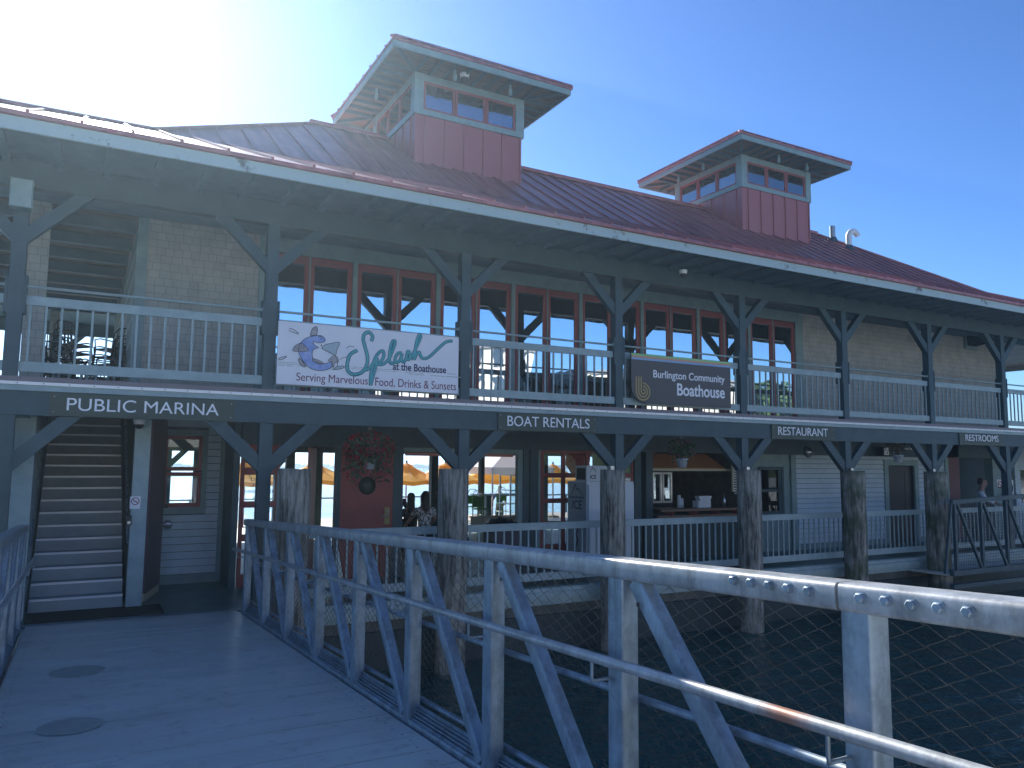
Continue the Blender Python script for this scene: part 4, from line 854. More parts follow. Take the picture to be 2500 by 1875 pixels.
# ================================================================ PORCH THINGS
def leafmat(name, c1, c2):
    m = M(name, c1, .6, noise=c2, nscale=14); return m
LEAF = leafmat('basket_leaves', (.05,.10,.03), (.025,.055,.02)); PETAL = leafmat('red_petals', (.50,.02,.05), (.30,.01,.03)); PETALP = leafmat('dark_pink_petals', (.28,.03,.08), (.16,.02,.05)); DRY = leafmat('dry_stems', (.09,.085,.04), (.05,.05,.03))
POT = M('white_pot', (.55,.60,.64), .4)
def basket(label, px, py, Y, rx, rz, nl, nf, petal, leaf, pz, droop=0., seed=1):
    c = at(px, py, Y); q = random.Random(seed)
    t = thing('hanging_basket', (c.x, Y, c.z), label, 'hanging basket', 'flower baskets hung from the porch beam')
    pc = Vector((c.x, Y, c.z - pz)); mb = MB(); mb.lathe(pc, [(.001,-.10),(.085,-.10),(.12,.06),(.13,.06),(.13,.08),(.001,.075)], 18); mb.build('pot', POT, t)
    mb = MB(); mb.tube([(c.x,Y,3.0),(c.x+.02,Y,2.96),(c.x-.02,Y,2.90),(c.x,Y,2.86)], .006, 6)
    for a in (0,2.1,4.2): mb.tube([(c.x,Y,2.86),(c.x+.12*math.cos(a),Y+.12*math.sin(a),pc.z+.07)], .003, 4)
    mb.build('hanger', STEEL, t)
    def scatter(n, size, zlo, out):
        m_ = MB()
        for _ in range(n):
            a = q.uniform(0,6.283); u = q.uniform(-1,1); rr = (q.random()**(.45 if not out else .18)); s = math.sqrt(1-u*u)
            p = Vector((c.x+rx*rr*s*math.cos(a), Y+rx*.8*rr*s*math.sin(a), c.z+rz*rr*u))
            if q.random() < droop: p.z -= q.uniform(0,rz*1.5); p.x += q.uniform(-.03,.03)
            if p.z < c.z-zlo and abs(p.x-c.x) < .1: continue
            d = Vector((q.uniform(-1,1),q.uniform(-1,1),q.uniform(-1,1))).normalized(); e = d.cross(Vector((q.uniform(-1,1),q.uniform(-1,1),q.uniform(-1,1)))).normalized(); z = size*q.uniform(.6,1.3)
            m_.add([p-d*z, p+e*z*.6, p+d*z, p-e*z*.6], [(0,1,2,3)])
        return m_
    scatter(nl, .034, pz, False).build('foliage', leaf, t)
    if nf: scatter(nf, .027, pz*.6, True).build('flowers', petal, t)
    m_ = MB()
    for _ in range(60):
        a = q.uniform(0,6.283); l = q.uniform(.5,1.05); m_.tube([(pc.x,Y,pc.z+.06),(pc.x+rx*l*.6*math.cos(a),Y+rx*.5*l*math.sin(a),c.z+rz*q.uniform(-.1,.9)),(pc.x+rx*l*math.cos(a),Y+rx*l*.8*math.sin(a),c.z+rz*q.uniform(-1,.7))], .002, 3, False)
    m_.build('stems', leaf, t)
basket('full hanging basket of red flowers in front of the porthole door', 902, 1092, 12.35,   .43, .27, 3600, 1900, PETAL, LEAF, .26, .3, 1)
basket('thin hanging basket with dark pink flowers above the bar opening', 1665, 1096, 12.35, .33, .24, 420, 90, PETALP, LEAF, .28, .1, 2)
basket('sparse dried hanging basket in front of the dark door', 2192, 1090, 12.35, .38, .22, 160, 0, PETALP, DRY, .30, .1, 3)
# ice freezer with second freezer box on top
def sidetext(name, txt, mat, parent, X, ya, yb, z0, z1):      # lettering on a face that looks along -X; ya is the near end
    o = text_mesh(name, txt, mat, parent, 0, yb-ya, z0, z1, 0, .002, .01)
    for v in o.data.vertices: v.co = Vector((X + v.co.y, yb - v.co.x, v.co.z))
    return o
ix0, ix1, iy0, iy1, iz = 9.105, 10.307, 13.2, 13.9, 1.81
ice = thing('ice_freezer', ((ix0+ix1)/2,13.2,0), 'tall white ice freezer with ICE lettering on its grey side behind the porch railing', 'freezer')
FRZ = M('freezer_enamel', (.60,.66,.70), .4); ICEP = M('pale_blue_ice_panel', (.40,.45,.47), .4, noise=(.31,.36,.39), nscale=3)
mb = MB(); mb.box(ix0,ix1,iy0,iy1,.05,iz); mb.build('cabinet', FRZ, ice)
mb = MB(); mb.box(ix0-.006,ix0-.001,iy0+.01,iy1-.01,.1,iz-.02); pn = mb.build('printed_panel', ICEP, ice)
mb = MB(); mb.box(ix0+.03,ix1-.02,iy0-.04,iy0-.002,.15,iz-.06); dd = mb.build('door', FRZ, ice)
m2 = MB(); m2.box(ix0+.50,ix0+.54,iy0-.07,iy0-.041,.6,iz-.15); m2.box(ix0+.46,ix0+.56,iy0-.09,iy0-.071,.72,.88); m2.build('handle', STEEL, dd)
sidetext('lettering', 'ICE', INK, pn, ix0-.008, iy0+.16, iy0+.50, 1.24, 1.42)
sidetext('small_lettering', 'GREEN MOUNTAIN', INK, pn, ix0-.008, iy0+.08, iy0+.60, 1.46, 1.50)
mb = MB(); Xs = ix0-.009; mb.tube([(Xs,iy0+.56,1.53),(Xs,iy0+.40,1.75),(Xs,iy0+.33,1.62),(Xs,iy0+.29,1.67),(Xs,iy0+.14,1.53)], .007, 5); mb.build('mountain_logo', BLACK, pn)
mb = MB(); mb.tube([(Xs,iy0+.36,.95),(Xs,iy0+.30,.83),(Xs,iy0+.37,.72),(Xs,iy0+.29,.6),(Xs,iy0+.36,.5)], .014, 6); mb.build('script_mark', INK, pn)
bx1 = at(1482,1155,13.2).x; bz1 = at(1450,1137,13.2).z
ib = thing('ice_sign_box', ((ix0+bx1)/2,13.3,iz), 'white box reading ICE standing on top of the tall ice freezer', 'box')
mb = MB(); mb.box(ix0,bx1,13.2,13.6,iz+.005,bz1); mb.build('casing', FRZ, ib)
mb = MB(); mb.box(ix0-.012,ix0-.001,13.24,13.54,iz+.04,bz1-.05); mb.build('vent_panel', BLACK, ib)
text_mesh('lettering', 'ICE', INK, ib, ix0+.09, ix0+.24, iz+.06, iz+.14, 13.198, .002, .02)
mb = MB(); mb.tube([(ix0+.09,13.197,iz+.19),(ix0+.15,13.197,iz+.31),(ix0+.17,13.197,iz+.24),(ix0+.19,13.197,iz+.27),(ix0+.24,13.197,iz+.19)], .005, 5); mb.build('mountain_logo', BLACK, ib)
# fridge inside the bar
f0 = at(1592,1190,15.4); f1 = at(1642,1190,15.4)
fr = thing('drinks_fridge', (f0.x,15.4,0), 'glass fronted drinks fridge with two lit door frames inside the bar', 'fridge')
zt = at(1620,1153,15.4).z; zb = at(1620,1228,15.4).z
mb = MB(); mb.box(f0.x-.2,f1.x+.02,15.45,16.1,0,zt+.05); mb.build('cabinet', BLACK, fr)
w = (f1.x-f0.x)/2
for k in (0,1):
    a, b = f0.x+k*w+.01, f0.x+(k+1)*w-.01; mb = MB()
    mb.box(a,a+.05,15.40,15.44,zb,zt); mb.box(b-.05,b,15.40,15.44,zb,zt); mb.box(a+.05,b-.05,15.40,15.44,zb,zb+.05); mb.box(a+.05,b-.05,15.40,15.44,zt-.05,zt); dfr = mb.build('door_frame', STEEL, fr)
    g = MB(); g.box(a+.05,b-.05,15.42,15.425,zb+.05,zt-.05); g.build('pane', GLASSD, dfr)
# menu board
a, b = at(1791,1131,14.0), at(1813,1196,14.0)
mb = MB(); mb.box(a.x,b.x,14.02,14.05,b.z,a.z); mbo = mb.build('menu_board', M('menu_face', (.06,.09,.07), .6)); tag(mbo, 'tall dark menu board in a pale wooden frame at the right of the bar', 'menu board')
mb = MB(); mb.box(a.x-.04,a.x,14.0,14.05,b.z-.04,a.z+.02); mb.box(b.x,b.x+.03,14.0,14.05,b.z-.04,a.z+.02); mb.box(a.x,b.x,14.0,14.05,b.z-.04,b.z); mb.build('frame', CREAM, mbo)
mb = MB()
for i in range(12): mb.box(a.x+.03,b.x-.04-.05*(i%3),14.017,14.0195,a.z-.08-i*.06,a.z-.06-i*.06)
mb.build('menu_lines', WHITES, mbo)
# bar clutter
def clut(name, label, cat, px, Y, z, build, mat):
    x = at(px, 1220, Y).x; m_ = MB(); build(m_, x, Y, z); return tag(m_.build(name, mat, None, (x, Y, z)), label, cat)
clut('cup_stack', 'pale stack of cups standing on the bar counter', 'cups', 1658, 14.3, 1.152, lambda m_,x,y,z: (m_.lathe((x,y,z),[(.001,0),(.05,0),(.04,.3),(.001,.3)],12), m_.lathe((x+.12,y+.05,z),[(.001,0),(.05,0),(.042,.22),(.001,.22)],12)), WHITE)
clut('food_tray', 'white tray box on the bar counter beside the cup stack', 'tray', 1713, 14.3, 1.152, lambda m_,x,y,z: (m_.box(x-.2,x+.2,y-.1,y+.1,z,z+.16), m_.prism([(x-.1,y-.08,z+.16),(x+.2,y-.08,z+.16),(x+.26,y-.08,z+.27),(x-.16,y-.08,z+.27)],(0,.16,0))), WHITE)
clut('bottle', 'clear bottle near the right end of the bar counter', 'bottle', 1768, 14.3, 1.152, lambda m_,x,y,z: m_.lathe((x,y,z),[(.001,0),(.04,0),(.04,.16),(.013,.22),(.013,.30),(.001,.30)],12), STEEL)
sh = thing('back_shelf', (12.8,17.2,1.2), 'dark shelves with bottles at the back of the bar', 'shelf')
mb = MB()
for z in (1.2,1.6,2.0): mb.box(12.0,14.4,17.3,17.55,z,z+.03)
mb.build('boards', DARK2, sh); mb = MB(); q = random.Random(9)
for z in (1.23,1.63,2.03):
    for k in range(16):
        x = 12.1+k*.14+q.uniform(-.03,.03); h = q.uniform(.12,.26); mb.lathe((x,17.4,z), [(.001,0),(.03,0),(.03,h*.6),(.01,h*.8),(.01,h),(.001,h)], 8)
mb.build('bottles', M('shelf_bottles', (.2,.2,.15), .2), sh)
# glass display case
a, b = at(1246,1160,15.6), at(1276,1250,15.6)
dc = thing('display_case', (a.x,15.6,0), 'glass display case with steel frame standing inside the wide opening', 'display case')
x0, x1 = a.x, a.x+.7; z1 = a.z; mb = MB()
for x in (x0,x1-.03):
    for y in (15.6,16.1): mb.box(x,x+.03,y,y+.03,.95,z1)
for z in (.95,1.25,1.55,z1): 
    mb.box(x0+.03,x1-.03,15.6,15.63,z-.012,z+.012); mb.box(x0+.001,x0+.029,15.63,16.1,z-.012,z+.012)
mb.build('frame', STEEL, dc); mb = MB(); mb.box(x0+.03,x1-.03,15.61,15.615,.96,z1-.01); mb.build('pane', GLASSD, dc)
mb = MB(); mb.box(x0-.7,x1,15.5,16.2,.62,.92); mb.box(x0-.72,x1+.02,15.48,16.22,.92,.948); mb.build('counter', CREAM, dc)
# black bin with liner
c = at(1226,1263,12.7); bn = thing('waste_bin', (c.x,12.7,0), 'dark blue waste bin with a bulging black bag behind the deck railing', 'bin')
mb = MB(); mb.box(c.x-.26,c.x+.26,12.5,12.95,0,1.0); mb.build('body', M('navy_bin', (.015,.02,.06), .5), bn)
mb = MB(); mb.ell((c.x,12.72,1.03), .31, .27, .13, 18, 10)
for i, v in enumerate(mb.v): mb.v[i] = (v[0]+.02*math.sin(v[1]*40), v[1], v[2]+.02*math.sin(v[0]*45)); 
mb.build('liner_bag', M('black_bag', (.012,.012,.018), .25), bn)
# lights, cameras, keypad, vents
def dome(label, px, py, Y, r):
    c = at(px, py, Y); t = thing('security_camera', c, label, 'camera')
    mb = MB(); mb.lathe(c, [(.001,r*.9),(r*1.1,r*.9),(r*1.1,r*.5),(r,r*.3),(r,-.1*r)], 14); mb.build('housing', WHITE, t)
    mb = MB(); mb.lathe(c, [(r*.93,-.1*r),(r*.8,-.6*r),(r*.4,-.92*r),(.001,-r)], 14); mb.build('dome', BLACK, t)
dome('round white camera under the porch soffit right of the tower line', 1668, 668, 11.4, .075)
dome('round camera under the eave of the left tower', 1134, 190, 16.7, .11)
dome('round dark camera at the top of the post right of the stairs', 340, 1035, 12.85, .075)
c = at(315,1271,12.9); kp = thing('keypad', c, 'small dark keypad on the post edge below the no smoking notice', 'keypad')
mb = MB(); mb.box(c.x-.035,c.x+.035,12.90,12.955,c.z-.07,c.z+.07); mb.build('case', BLACK, kp); mb = MB(); mb.box(c.x-.02,c.x+.02,12.893,12.90,c.z-.05,c.z-.01); mb.build('keys', STEEL, kp)
c = at(52,470,11.8); spk = thing('wall_box', c, 'pale square box fixed high on the left porch post', 'box')
mb = MB(); mb.box(c.x-.13,c.x+.13,11.8,11.98,c.z-.19,c.z+.19); mb.build('case', TRIM, spk); mb = MB(); mb.box(c.x-.115,c.x+.115,11.79,11.80,c.z-.175,c.z+.175); mb.build('cover', RAIL, spk)
c = at(1975,1103,14.15); lt = thing('bulkhead_light', c, 'round bulkhead light high on the pale wall left of the mossy piling', 'light')
mb = MB(); mb.lathe((c.x,14.15,c.z), [(.001,-.09),(.10,-.05),(.13,0),(.13,.05)], 16, 'y'); mb.build('lens', STEEL, lt); mb = MB(); mb.lathe((c.x,14.16,c.z), [(.15,-.01),(.15,.03),(.001,.03)], 16, 'y'); mb.build('ring', DARK, lt)
c = at(2153,1102,14.1); lt = thing('floodlight', c, 'black floodlight beside the dark door', 'light')
mb = MB(); mb.box(c.x-.14,c.x+.12,13.95,14.15,c.z-.13,c.z+.13); mb.build('head', BLACK, lt); mb = MB(); mb.box(c.x-.11,c.x+.09,13.942,13.95,c.z-.10,c.z+.10); mb.build('lens', STEEL, lt)
a, b = at(2208,1096,13.2), at(2246,1099,13.2); tb = thing('tube_light', (a.x,13.2,a.z), 'pale tube light under the porch ceiling by the dried basket', 'light')
mb = MB(); mb.tube([(a.x,13.2,a.z),(b.x,13.2,a.z)], .025, 8); mb.build('tube', WHITE, tb); mb = MB(); mb.box(a.x,b.x,13.17,13.23,a.z+.026,a.z+.09); mb.build('fitting', TRIM, tb)
a, b = at(2363,812,13.9), at(2384,846,13.9); hd = thing('vent_hood', (a.x,13.9,a.z), 'square sheet metal vent hood on the shingled wall at right', 'vent')
mb = MB(); mb.box(a.x-.1,b.x+.15,13.93,13.99,b.z-.1,a.z+.1); mb.build('flange', TRIM, hd)
mb = MB(); X0, X1 = a.x, b.x; mb.add([(X0,13.93,a.z),(X1,13.93,a.z),(X1,13.55,b.z+.05),(X0,13.55,b.z+.05),(X0,13.93,b.z),(X1,13.93,b.z)], [(0,3,2,1),(0,4,3),(1,2,5)]); mb.build('hood', DARK, hd)
mb = MB(); mb.box(X0,X1,13.90,13.925,b.z,a.z); mb.build('opening', BLACK, hd)
# roof pipes
def onroof(px, py):
    d = RM @ Vector((px-1250, 937.5-py, -F)); t = (ZR-.65*YR-2.2)/(d.z-.65*d.y); return CAM+d*t
p = onroof(2033,587); t_ = at(2030,552,p.y); vp.location = p
mb = MB(); mb.tube([(p.x,p.y,p.z-.2),(p.x,p.y,t_.z)], .10, 14); mb.build('pipe', GALV, vp); mb = MB(); mb.lathe((p.x,p.y,p.z), [(.2,-.08),(.13,.1),(.105,.12)], 14); mb.build('flashing', DARK, vp)
p = onroof(2073,607); t_ = at(2073,580,p.y); gp = thing('gooseneck_vent', p, 'pale curved gooseneck vent on the red roof at right', 'pipe')
r = .3; pts = [(p.x,p.y,p.z-.2),(p.x,p.y,t_.z)] + [(p.x+.26-.26*math.cos(math.radians(a)),p.y,t_.z+.26*math.sin(math.radians(a))) for a in range(15,151,15)]
mb = MB(); mb.tube(pts, .105, 14); mb.build('pipe', WHITE, gp); mb = MB(); mb.lathe((p.x,p.y,p.z), [(.2,-.08),(.13,.1),(.11,.12)], 14); mb.build('flashing', DARK, gp)
# ================================================================ CHAIRS ETC UPSTAIRS
CH = M('dark_chair_plastic', (.03,.035,.035), .5)
def chair(x, y, z, rz, mat=CH, s=1., nm='patio_chair'):
    t = bpy.data.objects.new(nm, None); COL.objects.link(t); t.location = (0,0,0)
    def P(n, b): return b.build(n, mat, t)
    b = MB(); b.box(-.22,.22,-.22,.22,.43,.46); P('seat', b)
    b = MB(); pts = [(-.21,.22,.46),(-.21,.27,.82),(-.12,.29,.92),(.12,.29,.92),(.21,.27,.82),(.21,.22,.46)]; b.tube(pts, .016, 6)
    for k in range(-2,3): b.tube([(k*.07,.225,.46),(k*.07,.285,.90)], .010, 5)
    P('backrest', b)
    for sx in (-1,1):
        for sy in (-1,1): b = MB(); b.tube([(sx*.2,sy*.2,.43),(sx*.23,sy*.25,0)], .015, 6); P('leg', b)
    for sx in (-1,1): b = MB(); b.tube([(sx*.21,.25,.66),(sx*.24,-.05,.67),(sx*.23,-.2,.63),(sx*.21,-.2,.46)], .014, 6); P('armrest', b)
    t.location = (x,y,z); t.rotation_euler = (0,0,rz); t.scale = (s,s,s); return t
base = chair(-.45,15.6,3.19,.3); q = random.Random(11)
tag(base, 'dark patio chair nearest the left post on the upper balcony passage', 'chair', 'dark chairs stored in the upstairs passage')
lab_ = ['dark patio chair stacked second in the upstairs passage stack','top dark patio chair of the upstairs passage stack','dark chair leaning in the middle of the upstairs passage','dark chair near the far rail of the upstairs passage','dark chair close to the shingled wall in the upstairs passage','dark chair stacked on the one beside the shingled wall','dark chair behind the shingled wall corner upstairs','dark chair at the far end of the upstairs passage','dark chair turned sideways halfway down the upstairs passage','dark chair against the shingled side halfway down the upstairs passage','dark chair by the left edge halfway down the upstairs passage','dark chair raised on others halfway down the upstairs passage','dark chair at the left edge deep in the upstairs passage']
for i, (x, y, z, rz) in enumerate([(-.45,15.65,3.33,.3),(-.44,15.7,3.47,.32),(-.05,17.2,3.19,1.9),(.1,21.5,3.19,2.6),(.3,15.9,3.19,-1.2),(.3,15.95,3.33,-1.2),(.35,17.8,3.19,.4),(-.3,23.2,3.19,3.0),(-.1,19.2,3.19,.8),(.35,20.0,3.19,-2.0),(-.5,18.2,3.19,1.2),(.1,18.6,3.33,2.2),(-.45,20.6,3.19,-.7)]):
    c = copy_tree(base); c.location = (x,y,z); c.rotation_euler = (0,0,rz); tag(c, lab_[i], 'chair', 'dark chairs stored in the upstairs passage')
ft = thing('folded_table', (-.15,14.6,3.19), 'stack of folded slatted tables leaning behind the upstairs railing', 'table')
mb = MB()
for i in range(6): mb.box(-.55,.35,14.5+i*.05,14.53+i*.05,3.25,3.33+.02*i)
mb.build('tops', RAIL, ft); mb = MB()
for i in range(9): mb.bar((-.60+i*.13,14.45,3.2),(-.57+i*.13+.05*math.sin(i*2),14.45,3.75-.03*(i%3)),.035,.02)
mb.build('slats', TRIM, ft)
nm_ = ['lowest','second','third','fourth','topmost']
for j_, (x, y, rz, w_) in enumerate([(-.22,16.1,.5,'left'),(.42,16.4,-.9,'right')]):
    for i in range(5):
        c = copy_tree(base); c.location = (x+.01*i,y+.02*i,3.19+.15*i); c.rotation_euler = (0,0,rz+.04*i); tag(c, nm_[i]+' dark chair of the tall '+w_+' hand chair stack in the upstairs passage', 'chair', 'dark chairs stored in the upstairs passage')
# restaurant tables inside upstairs and diners' chairs
for i, (x, y) in enumerate([(9.6,15.2),(11.6,15.4),(13.2,15.0),(7.6,15.6)]):
    tb = thing('dining_table', (x,y,3.2), ['round dark table behind the upstairs window above the boat rentals board','round dark table behind the grey boathouse sign upstairs','round dark table behind the upstairs window right of the grey sign','round dark table behind the third upstairs window bay'][i], 'table', 'restaurant tables behind the upstairs windows')
    mb = MB(); mb.lathe((x,y,3.92), [(.001,0),(.42,0),(.42,.03),(.001,.03)], 20); mb.build('tabletop', CH, tb); mb = MB(); mb.lathe((x,y,3.2), [(.001,0),(.24,0),(.05,.06),(.04,.72)], 14); mb.build('pedestal', CH, tb)
    c = copy_tree(base); c.location = (x-.75,y+.1,3.2); c.rotation_euler = (0,0,1.4); tag(c, 'dark chair left of the '+['first','second','third','fourth'][i]+' table behind the upstairs windows', 'chair', 'restaurant chairs behind the upstairs windows')
    c = copy_tree(base); c.location = (x+.75,y-.1,3.2); c.rotation_euler = (0,0,-1.7); tag(c, 'dark chair right of the '+['first','second','third','fourth'][i]+' table behind the upstairs windows', 'chair', 'restaurant chairs behind the upstairs windows')
def lamp(x, y, lab):
    t = thing('ceiling_light', (x,y,5.6), lab, 'light', 'lights hanging from the upstairs ceiling')
    mb = MB(); mb.tube([(x,y,6.13),(x,y,5.78)], .012, 6); mb.build('rod', BLACK, t); mb = MB(); mb.lathe((x,y,5.55), [(.03,0),(.10,.1),(.10,.17),(.03,.24),(.001,.24)], 12); mb.build('lamp_shade', BLACK, t)
lamp(5.15,17.0,'dark lamp hanging behind the window above the banner letters'); lamp(6.1,16.2,'dark lamp hanging behind the window above the right end of the banner')
# ================================================================ LAKE TERRACE
mb = MB(); mb.box(-6,34,26.42,34,-.9,-.35); tag(mb.build('lake_terrace', M('terrace_boards', (.28,.25,.21), .7, noise=(.2,.18,.15))), 'low timber terrace floor on the lake side under the yellow parasols', 'terrace', kind='structure')
mb = MB(); tr = thing('terrace_railing', (6,33.8,-.35), 'dark rail along the lake edge of the terrace', 'railing')
mb.box(-6,34,33.75,33.82,.52,.58); mb.build('top_rail', DARK, tr)
for i in range(21): mb = MB(); mb.box(-6+i*2,-5.93+i*2,33.75,33.82,-.35,.52); mb.build('post', DARK, tr)
POLE = M('maroon_pole', (.28,.03,.06), .4)
def umbrella(i, px, Y, zt, R, lab):
    c = at(px, 1128, Y); x = c.x; t = thing('parasol', (x,Y,-.35), lab, 'parasol', 'yellow parasols on the lake terrace')
    mb = MB(); n = 8; zr = zt-.72; ap = Vector((x,Y,zt)); a0 = .3*i
    ring = [Vector((x+R*math.cos(a0+6.283*k/n), Y+R*math.sin(a0+6.283*k/n), zr)) for k in range(n)]
    for k in range(n):
        A, B = ring[k], ring[(k+1)%n]; m1 = (ap*.5+A*.5)+Vector((0,0,-.03)); m2 = (ap*.5+B*.5)+Vector((0,0,-.03))
        md = (A+B)/2+Vector((0,0,.06)); mb.add([ap,m1,m2,A,B,md], [(0,1,2),(1,3,5),(1,5,2),(2,5,4)])
        mb.add([A,B,md,B+Vector((0,0,-.16)),A+Vector((0,0,-.16)),md+Vector((0,0,-.16))], [(0,4,5,2),(2,5,3,1)])
    mb.add([ap+Vector((0,0,.02))]+[ap+(r-ap)*.22+Vector((0,0,.05)) for r in ring], [(0,k+1,(k+1)%n+1) for k in range(n)])
    cn = mb.build('canopy', YEL, t)
    mb = MB(); mb.tube([(x,Y,-.3),(x,Y,zt-.02)], .028, 8); mb.build('pole', POLE, t)
    mb = MB(); mb.lathe((x,Y,zt), [(.02,0),(.045,.04),(.045,.08),(.02,.12),(.001,.13)], 8); mb.build('finial', DARK, t)
    mb = MB(); mb.lathe((x,Y,-.35), [(.001,0),(.3,0),(.3,.06),(.05,.1),(.001,.1)], 16); mb.build('base', CONC, t)
    mb = MB()
    for r in ring: mb.tube([ap+(r-ap)*.02+Vector((0,0,-.03)), r+Vector((0,0,-.02))], .010, 4)
    mb.build('ribs', POLE, t)
for i, a in enumerate([(599,30,2.1,1.5,'yellow parasol seen through the lettered glazed door'),(768,30.5,2.12,1.55,'yellow parasol seen behind the pale open door'),(993,30,2.10,1.5,'yellow parasol seen behind the seated diners'),
    (1088,29.5,2.12,1.55,'yellow parasol just left of the second piling'),(1204,31,2.1,1.6,'yellow parasol with maroon pole beside the white tent'),(1350,31,2.1,1.5,'yellow parasol behind the red glazed overhead door')]): umbrella(i, *a)
# white tent
a, b = at(1202,1142,28.5), at(1300,1142,28.5); tn = thing('white_tent', ((a.x+b.x)/2,28.5,-.35), 'white canopy tent on the lake terrace right of the yellow parasols', 'tent')
X0, X1, Y0, Y1 = a.x, a.x+3.0, 28.5, 31.5; z = at(1230,1142,28.5).z; mb = MB(); ap = ((X0+X1)/2,30,z+.75)
mb.add([(X0,Y0,z+.02),(X1,Y0,z+.02),(X1,Y1,z+.02),(X0,Y1,z+.02),ap], [(0,1,4),(1,2,4),(2,3,4),(3,0,4)]); mb.build('canopy', WCANV, tn)
mb = MB(); mb.box(X0,X1,Y0-.01,Y0,z-.28,z+.02); mb.box(X0-.01,X0,Y0,Y1,z-.28,z+.02); mb.box(X1,X1+.01,Y0,Y1,z-.28,z+.02); mb.build('valance', WCANV, tn)
for xx in (X0+.03,X1-.03):
    for yy in (Y0+.03,Y1-.03): mb = MB(); mb.box(xx-.025,xx+.025,yy-.025,yy+.025,-.35,z); mb.build('leg', WHITE, tn)
# green bar stools and pale tables on the lake side of the opening
GRN = M('green_chair_plastic', (.16,.38,.10), .5); STL = M('pale_chair_metal', (.55,.58,.42), .4)
def stool(px, Y, lab, first=None):
    x = at(px, 1240, Y).x
    t = thing('bar_stool', (x,Y,0), lab, 'stool', 'green bar stools near the lake side')
    mb = MB(); mb.box(x-.2,x+.2,Y-.2,Y+.2,.70,.74); mb.build('seat', GRN, t); mb = MB(); mb.box(x-.2,x+.2,Y+.16,Y+.2,.80,1.08); mb.tube([(x-.2,Y+.18,.74),(x-.19,Y+.19,1.12),(x-.1,Y+.2,1.28),(x+.1,Y+.2,1.28),(x+.19,Y+.19,1.12),(x+.2,Y+.18,.74)], .012, 6); mb.build('backrest', GRN, t)
    for sx in (-1,1):
        for sy in (-1,1): mb = MB(); mb.tube([(x+sx*.17,Y+sy*.17,.70),(x+sx*.21,Y+sy*.21,0)], .014, 6); mb.build('leg', STL, t)
    mb = MB()
    for z in (.25,.45): mb.tube([(x-.2,Y-.2,z),(x+.2,Y-.2,z),(x+.2,Y+.2,z),(x-.2,Y+.2,z),(x-.2,Y-.2,z)], .009, 5)
    mb.build('footrest', STL, t)
stool(1173,22.0,'green stool right of the second piling'); stool(1160,23.2,'green stool half hidden behind the second piling'); stool(1230,24.5,'green stool in front of the fair haired person')
x = at(1225,1210,23.3).x; tb = thing('high_table', (x,23.3,0), 'pale high table between the green stools', 'table')
mb = MB(); mb.box(x-1.0,x+.9,23.0,23.7,1.08,1.12); mb.build('tabletop', WHITE, tb)
mb = MB(); mb.box(x-.6,x-.42,23.25,23.43,0,1.08); mb.build('pedestal', DARK, tb)
for i, px in enumerate((1010,1190)):
    x = at(px, 1200, 27.5).x; c = chair(x,27.5,-.35,.2+i, WHITE); tag(c, ['white chair on the lake terrace left of the second piling','white chair on the lake terrace beyond the green stools'][i], 'chair', 'white chairs on the lake terrace')
# red canvas bag shape hanging inside the overhead door
c = at(1412,1124,14.6); rb = thing('red_flag', c, 'red cloth hanging behind the top panes of the glazed overhead door', 'flag')
mb = MB(); mb.add([(c.x-.33,14.6,c.z+.2),(c.x+.35,14.6,c.z+.22),(c.x+.30,14.62,c.z-.2),(c.x-.1,14.66,c.z-.35),(c.x-.33,14.62,c.z-.1),(c.x-.33,14.61,c.z+.2),(c.x+.35,14.61,c.z+.22),(c.x+.30,14.63,c.z-.2),(c.x-.1,14.67,c.z-.35),(c.x-.33,14.63,c.z-.1)], [(0,4,3,2,1),(5,6,7,8,9)]); mb.build('cloth', M('red_cloth', (.5,.03,.03), .7), rb)
mb = MB(); mb.tube([(c.x-.4,14.6,c.z+.22),(c.x+.4,14.6,c.z+.24)], .012, 6); mb.build('rod', STEEL, rb)
# ================================================================ SECOND GANGWAY (right)
g2 = thing('second_gangway', (22,11,0), 'dark steel truss ramp moored beside the last mossy piling at far right', 'gangway')
A = at(2322,1226,10.9); B = at(2560,1206,10.9); yy = 10.9
for n_, m_, o in (('near_side', DARK, 0.),):
    mb = MB(); x0, x1 = A.x, B.x; zt0, zt1 = A.z, B.z; zl = -.25
    mb.bar((x0,yy+o,zt0),(x1,yy+o,zt1),.08,.10); mb.bar((x0-.1,yy+o,zl),(x1,yy+o,zl),.1,.12); mb.bar((x0-.1,yy+o,zl-.3),(x1,yy+o,zl-.3),.1,.10)
    N = 4; L = (x1-x0)/N
    for k in range(N):
        xx = x0+.1+k*L; mb.bar((xx,yy+o,zl),(xx,yy+o,zt0),.07,.07,up=(0,1,0)); mb.bar((xx+.12,yy+o,zt0-.05),(xx+L-.05,yy+o,zl+.05),.06,.06,up=(0,1,0))
    mb.bar((x0-.35,yy+o,zl),(x0,yy+o,zt0),.05,.05,up=(0,1,0)); mb.build('truss_side', m_, g2)
mb = MB(); mb.box(A.x-.1,B.x,10.95,11.95,-.32,-.27); mb.build('deck', GDECK, g2)
mb = MB()
for k in range(90): mb.tube([(A.x+.1+k*.07,11.0,-.2),(A.x+.1+k*.07,11.0,A.z-.06)], .003, 3, False)
for k in range(18): mb.tube([(A.x+.1,11.0,-.18+k*.07),(B.x,11.0,-.18+k*.07)], .003, 3, False)
mb.build('wire_mesh', WIRE, g2)
